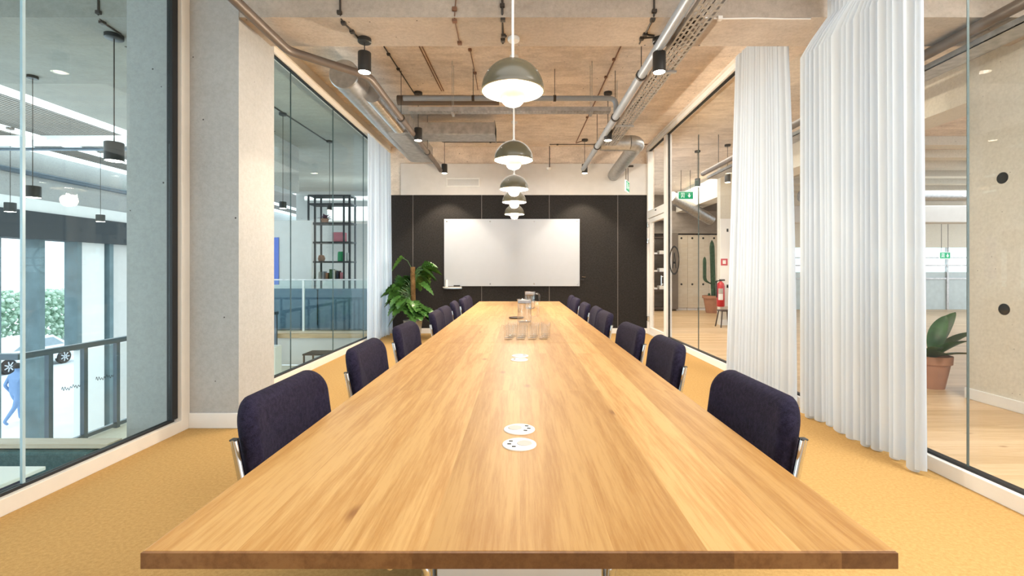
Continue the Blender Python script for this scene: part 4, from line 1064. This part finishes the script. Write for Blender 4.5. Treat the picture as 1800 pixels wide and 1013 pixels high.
# atrium spotlights
make_spot((-3.31, 3.81, 3.12), 1.03, 'black atrium spotlight just left of the pillar, largest one', r=.066, hcyl=.15, group='black atrium spotlights', lit=False, rose=.065)
make_spot((-6.0, 5.75, CEIL), 1.50, 'black atrium spotlight low at far left beside the pane joint', r=.08, hcyl=.14, group='black atrium spotlights', lit=False)
make_spot((-8.95, 8.2, 3.72), 1.48, 'black atrium spotlight at the left edge before the dark soffit', r=.08, hcyl=.16, group='black atrium spotlights', lit=False)
make_spot((-9.07, 10.1, 3.80), 1.53, 'black atrium spotlight before the dark soffit nearer the pillar', r=.08, hcyl=.15, group='black atrium spotlights', lit=False)
make_spot((-3.60, 7.1, CEIL), 1.45, 'black atrium spotlight hanging left of the black shelving', r=.052, hcyl=.10, group='black atrium spotlights', lit=False)
make_spot((-3.50, 8.6, CEIL), 1.28, 'black atrium spotlight hanging before the black shelving', r=.045, hcyl=.09, group='black atrium spotlights', lit=False)
conduit('dark conduit on the atrium ceiling left of the far left curtain', [Vector((-3.62, 5.0, CEIL - .006)), Vector((-3.55, 8.6, CEIL - .006))], r=.012)
conduit('dark conduit along the atrium ceiling at top left', [Vector((-4.2, 4.1, CEIL - .006)), Vector((-4.2, 8.0, CEIL - .006))], r=.012)
conduit('dark conduit bending to the atrium spotlight beside the pillar', [onbeam(173, 0), onbeam(173, 26), onsoffit(178, 38), onsoffit(212, 60)], r=.008, boxes=[onbeam(174, 22), onsoffit(180, 39)])
# platform furniture beyond the second bay
t = thing('glass_balustrade', 'frameless glass balustrade on the raised platform beyond the left glass', 'balustrade', (-4, 9.0, 0))
for (a, b) in ((-6.2, -4.18), (-4.16, -2.7)): MB().box(a, b, 9.0, 9.015, .02, 1.02).build('glass_panel', M['glassL'], t, world=True)
MB().box(-6.2, -2.7, 8.985, 9.03, 1.02, 1.045).build('top_rail', M['galv'], t, world=True)
MB().box(-6.2, -2.7, 8.98, 9.035, 0, .04).build('base_shoe', M['ash'], t, world=True)
MB().box(-4.185, -4.15, 8.99, 9.03, 0, 1.03).build('post', M['white'], t, world=True)
t = thing('slate_sofa', 'slate blue sofa behind the glass balustrade on the platform', 'sofa', (-4.1, 9.9, 0))
MB().box(-5.4, -2.9, 9.55, 10.3, .0, .40).build('seat', M['sofa'], t, world=True, bevel=.04, seg=3)
MB().box(-5.4, -2.9, 9.45, 9.62, .0, .84).build('backrest', M['sofa'], t, world=True, bevel=.04, seg=3)
MB().box(-4.1, -4.08, 9.44, 9.46, .1, .83).build('cushion_seam', M['black'], t, world=True)
t = thing('partition_screen', 'white partition screen beside the black shelving on the platform', 'partition', (-5.2, 10.45, 0))
MB().box(-5.75, -4.63, 10.4, 10.46, .0, 2.33).build('panel', M['whitewall'], t, world=True, bevel=.004)
m, nt, b_ = mat('blue_poster'); b_.inputs['Base Color'].default_value = (.06, .14, .55, 1)
MB().box(-5.62, -5.36, 10.385, 10.40, .9, 1.95).build('poster', m, t, world=True)
t = thing('shelving_unit', 'tall black steel shelving unit on the platform beyond the left glass', 'shelf', (-4.45, 11.1, 0))
for x in (-4.95, -4.80, -4.12, -3.98):
    for y in (10.95, 11.3): MB().box(x - .018, x + .018, y - .018, y + .018, 0, 2.98).build('upright', M['shelfblack'], t, world=True)
for z in (.35, .98, 1.40, 1.86, 2.31, 2.76, 2.96): MB().box(-4.95, -3.95, 10.93, 11.32, z, z + .035).build('shelf', M['shelfblack'], t, world=True)
def shelfthing(name, m, b, label, cat): tag(MB().box(*b).build(name, M[m], bevel=.008), label, cat)
shelfthing('storage_box', 'pink', (-4.42, -4.14, 11.0, 11.2, 1.895, 2.12), 'pink storage box on the black shelving', 'box')
tag(MB().lathe([(0, 0), (.07, 0), (.075, .03), (.07, .2), (.055, .23), (0, .23)], (-4.24, 11.08, 1.435), n=20).build('green_vase', M['bottlegreen'], smooth=True), 'bright green vase on the black shelving', 'vase')
tag(MB().lathe([(0, 0), (.05, 0), (.055, .2), (0, .2)], (-4.06, 11.08, 1.435), n=16).build('white_tin', M['paperw'], smooth=True), 'white tin beside the green vase on the black shelving', 'tin')
tag(MB().lathe([(0, 0), (.06, 0), (.085, .06), (.06, .14), (0, .15)], (-4.70, 11.08, 1.435), n=16).build('clay_jar', M['terra'], smooth=True), 'brown clay jar on the black shelving level with the green vase', 'jar')
t = thing('potted_plant', 'purple leaved potted plant on the upper black shelf', 'plant', (-4.62, 11.08, 2.345))
MB().lathe([(0, 0), (.07, 0), (.09, .1), (0, .1)], n=16).build('pot', M['terra'], t, smooth=True)
fo = MB()
for k in range(16):
    a = k * 2.4; el_ = .2 + .06 * k; leaf(fo, (0, 0, .08), Vector((math.cos(a) * math.cos(el_), math.sin(a) * math.cos(el_) * .6, math.sin(el_))) * .22 + Vector((0, 0, .08)), .07, .3, 0, 0, False)
fo.build('foliage', M['purple'], t, smooth=True)
random.seed(4)
for k in range(7):
    x = -4.74 + .085 * k; h_ = random.uniform(.14, .24)
    tag(MB().box(x, x + random.uniform(.04, .075), 11.0, 11.18, 1.015, 1.015 + h_).build('book', [M['paperw'], M['greypipe'], M['terra'], M['leaf2'], M['cream'], M['navyseat'], M['pink']][k], bevel=.002),
        '%s book on the black shelf just above the balustrade' % ['white', 'grey', 'terracotta', 'green', 'cream', 'navy', 'pink'][k], 'book', 'books on the black shelving')
tag(MB().box(-5.2, -3.2, 12.6, 13.3, 2.55, 2.95).build('ventilation_box', M['whitewall'], bevel=.02), 'pale ventilation box under the ceiling behind the black shelving', 'duct')
tag(MB().tube([(-5.6, 12.2, 3.1), (-2.8, 12.2, 3.1)], .06, 14).build('platform_pipe', M['white'], smooth=True), 'white pipe crossing above the black shelving', 'pipe')
t = thing('side_table', 'low dark framed side table on the lower floor beyond the left glass', 'table', (-3.55, 8.3, LZ))
MB().box(-.22, .22, -.2, .2, .33, .355).build('tabletop', M['shelfblack'], t)
for sx in (-1, 1):
    for sy in (-1, 1): MB().box(sx * .2 - .012, sx * .2 + .012, sy * .18 - .012, sy * .18 + .012, 0, .33).build('leg', M['shelfblack'], t)
t = tag(MB().box(-4.35, -4.12, 7.85, 8.1, LZ, LZ + .52).build('waste_bin', M['white'], bevel=.02), 'white bin on the lower floor seen beside the pillar', 'bin')

# ---------------------------------------------------------------- street
def hedge(label, x0, x1, y0, y1, zt, seed):
    random.seed(seed); mb = MB(); nx, ny = 3, 40
    for k in range(5200):
        x = random.uniform(x0, x1); y = random.uniform(y0, y1); z = -3.3 + (zt + 3.3) * random.random() ** .7; r = random.uniform(.06, .16)
        vs = []; n = 6
        ico = [(0, 0, 1), (.9, 0, .4), (.28, .85, .4), (-.72, .52, .4), (-.72, -.52, .4), (.28, -.85, .4), (.72, .52, -.4), (-.28, .85, -.4), (-.9, 0, -.4), (-.28, -.85, -.4), (.72, -.52, -.4), (0, 0, -1)]
        mb.add([(x + a * r, y + b * r, z + c * r * random.uniform(.8, 1.1)) for a, b, c in ico], [(0, 1, 2), (0, 2, 3), (0, 3, 4), (0, 4, 5), (0, 5, 1), (1, 6, 2), (2, 7, 3), (3, 8, 4), (4, 9, 5), (5, 10, 1), (2, 6, 7), (3, 7, 8), (4, 8, 9), (5, 9, 10), (1, 10, 6), (6, 11, 7), (7, 11, 8), (8, 11, 9), (9, 11, 10), (10, 11, 6)])
    return tag(mb.build('hedge', M['hedge'], smooth=True, angle=80), label, 'hedge')
hedge('pale green hedge across the street behind the white car', -32, -29, 22, 42, .0, 5)
# car
def make_car(loc, label):
    t = thing('car', label, 'car', loc, 0)
    prof = [(-2.1, .28), (-2.12, .62), (-1.95, .80), (-1.25, .92), (-.55, 1.40), (.75, 1.45), (1.45, 1.0), (2.05, .92), (2.12, .55), (2.08, .28)]
    def arch(y0):
        return [(y0 + .36 * math.cos(a), .30 + .36 * math.sin(a)) for a in [PI * k / 10 for k in range(11)]]
    poly = prof + arch(1.25) + arch(-1.25)
    mb = MB(); mb.prism([(-.86, y, z) for y, z in poly], (1.72, 0, 0)); mb.build('body', M['carwhite'], t, bevel=.03)
    for x in (-.865, .855): MB().prism([(x, -1.05, .95), (x, -.5, 1.33), (x, .7, 1.37), (x, 1.25, .98)], (.01, 0, 0)).build('side_window', M['carglass'], t)
    for y in (-1.25, 1.25):
        for x in (-.80, .80):
            w_ = MB().lathe([(0, .10), (.20, .10), (.31, .10), (.33, .06), (.33, -.06), (.31, -.10), (0, -.10)], (x, y, .33), n=28, M=Matrix.Rotation(PI / 2, 3, 'Y')).build('wheel', M['tyre'], t, smooth=True)
            mb = MB()
            sx = 1 if x > 0 else -1
            for k in range(7):
                a = 2 * PI * k / 7
                mb.obox((x + sx * .105, y + .12 * math.cos(a), .33 + .12 * math.sin(a)), (.012, .20, .05), Matrix.Rotation(a, 3, 'X'))
            mb.build('alloy_spokes', M['rim'], w_)
    MB().box(-.5, .5, -2.14, -2.1, .62, .74).build('tail_lamp', M['red'], t); MB().box(.3, .8, 2.07, 2.13, .66, .78).build('head_lamp', M['rim'], t)
    return t
make_car((-23.2, 21.65, -3.3), 'white car parked on the street beyond the atrium railing')
# pedestrian in blue
t = thing('person', 'person in blue clothes walking along the street below the atrium railing', 'person', (-14.9, 13.8, -3.3))
def skinned(name, nodes, edges, m, parent, sub=2):
    me = bpy.data.meshes.new(name); me.from_pydata([n[0] for n in nodes], edges, []); o = bpy.data.objects.new(name, me); C.objects.link(o); o.parent = parent
    sk = o.modifiers.new('Skin', 'SKIN')
    for i, n in enumerate(nodes): me.skin_vertices[0].data[i].radius = n[1]
    me.skin_vertices[0].data[0].use_root = True
    o.modifiers.new('Sub', 'SUBSURF').levels = sub; o.modifiers['Sub'].render_levels = sub
    me.materials.append(m); return o
nodes = [((0, 0, .95), (.16, .12)), ((0, .02, 1.2), (.15, .11)), ((0, .03, 1.42), (.18, .10)), ((0, .05, 1.52), (.055, .055)), ((0, .06, 1.60), (.075, .085)), ((0, .06, 1.70), (.07, .08)),
         ((-.19, .03, 1.40), (.06, .06)), ((-.24, -.08, 1.14), (.045, .045)), ((-.22, .05, .93), (.035, .035)), ((-.22, .10, .85), (.03, .02)),
         ((.19, .03, 1.40), (.06, .06)), ((.24, .10, 1.14), (.045, .045)), ((.22, .25, .96), (.035, .035)), ((.22, .31, .90), (.03, .02)),
         ((-.09, 0, .88), (.085, .09)), ((-.10, .20, .50), (.06, .065)), ((-.10, .22, .09), (.04, .045)), ((-.10, .36, .04), (.035, .03)),
         ((.09, 0, .88), (.085, .09)), ((.10, -.12, .50), (.06, .065)), ((.10, -.40, .16), (.04, .045)), ((.10, -.30, .05), (.035, .03))]
edges = [(0, 1), (1, 2), (2, 3), (3, 4), (4, 5), (2, 6), (6, 7), (7, 8), (8, 9), (2, 10), (10, 11), (11, 12), (12, 13), (0, 14), (14, 15), (15, 16), (16, 17), (0, 18), (18, 19), (19, 20), (20, 21)]
skinned('body', nodes, edges, M['denim'], t)
MB().lathe([(.0005, .115)] + [(.098 * math.sin(a), .115 * math.cos(a)) for a in [PI * .62 * k / 10 for k in range(1, 11)]], (0, .045, 1.67), n=20).build('hair', M['hair'], t, smooth=True)

# ================================================================ LIGHTS
def area(name, loc, sx, sy, power, col, rot=(0, 0, 0)):
    l = bpy.data.lights.new(name, 'AREA'); l.shape = 'RECTANGLE'; l.size = sx; l.size_y = sy; l.energy = power; l.color = col
    o = bpy.data.objects.new(name, l); C.objects.link(o); o.location = loc; o.rotation_euler = rot; return o
area('ceiling_fill', (0, .9, 3.4), 3.0, 2.0, 42, (.93, .97, 1))  # added overhead fill, no ceiling panels exist here
area('ceiling_fill', (0, 6.5, 3.0), 2.2, 4.0, 40, (1, .94, .86))
area('corridor_fill', (3.0, .6, 3.52), 1.2, 2.4, 270, (1, .97, .92))  # corridor area lights are added unseen fill, apart from the spotlights
area('corridor_fill', (3.1, 8.2, 3.52), .8, 4, 54, (1, .95, .86))
area('corridor_fill', (4.2, 12.5, 3.52), 1.6, 2.4, 90, (1, .90, .76))
area('corridor_fill', (11, 10, 3.2), 4, 5, 170, (.9, .97, 1))
area('atrium_daylight', (-8, 6, 3.55), 4, 10, 120, (.85, .95, 1))
area('atrium_fill', (-4.2, 6.8, 3.4), 1.2, 3, 10, (.88, .97, 1))  # added weak fill under the slab, no fixture of its own
area('platform_fill', (-4.4, 11.8, 3.35), 2.2, 1.6, 90, (.90, .97, 1))  # added unseen fill to brighten the platform
for p, pw in zip(pend, (6, 12, 74, 66, 22)):      # added sideways fill beside each pendant, lifts ceiling and walls
    for sx in (-1, 1):
        area('pendant_side_fill', (p.location.x + .03 * sx, p.location.y, 2.035), .10, .10, pw, (1, .86, .68), (0, -sx * PI / 2, 0))
area('facade_daylight', (-10.5, 7.5, .4), 3.4, 11, 320, (.84, .94, 1), (0, -PI / 2, 0))
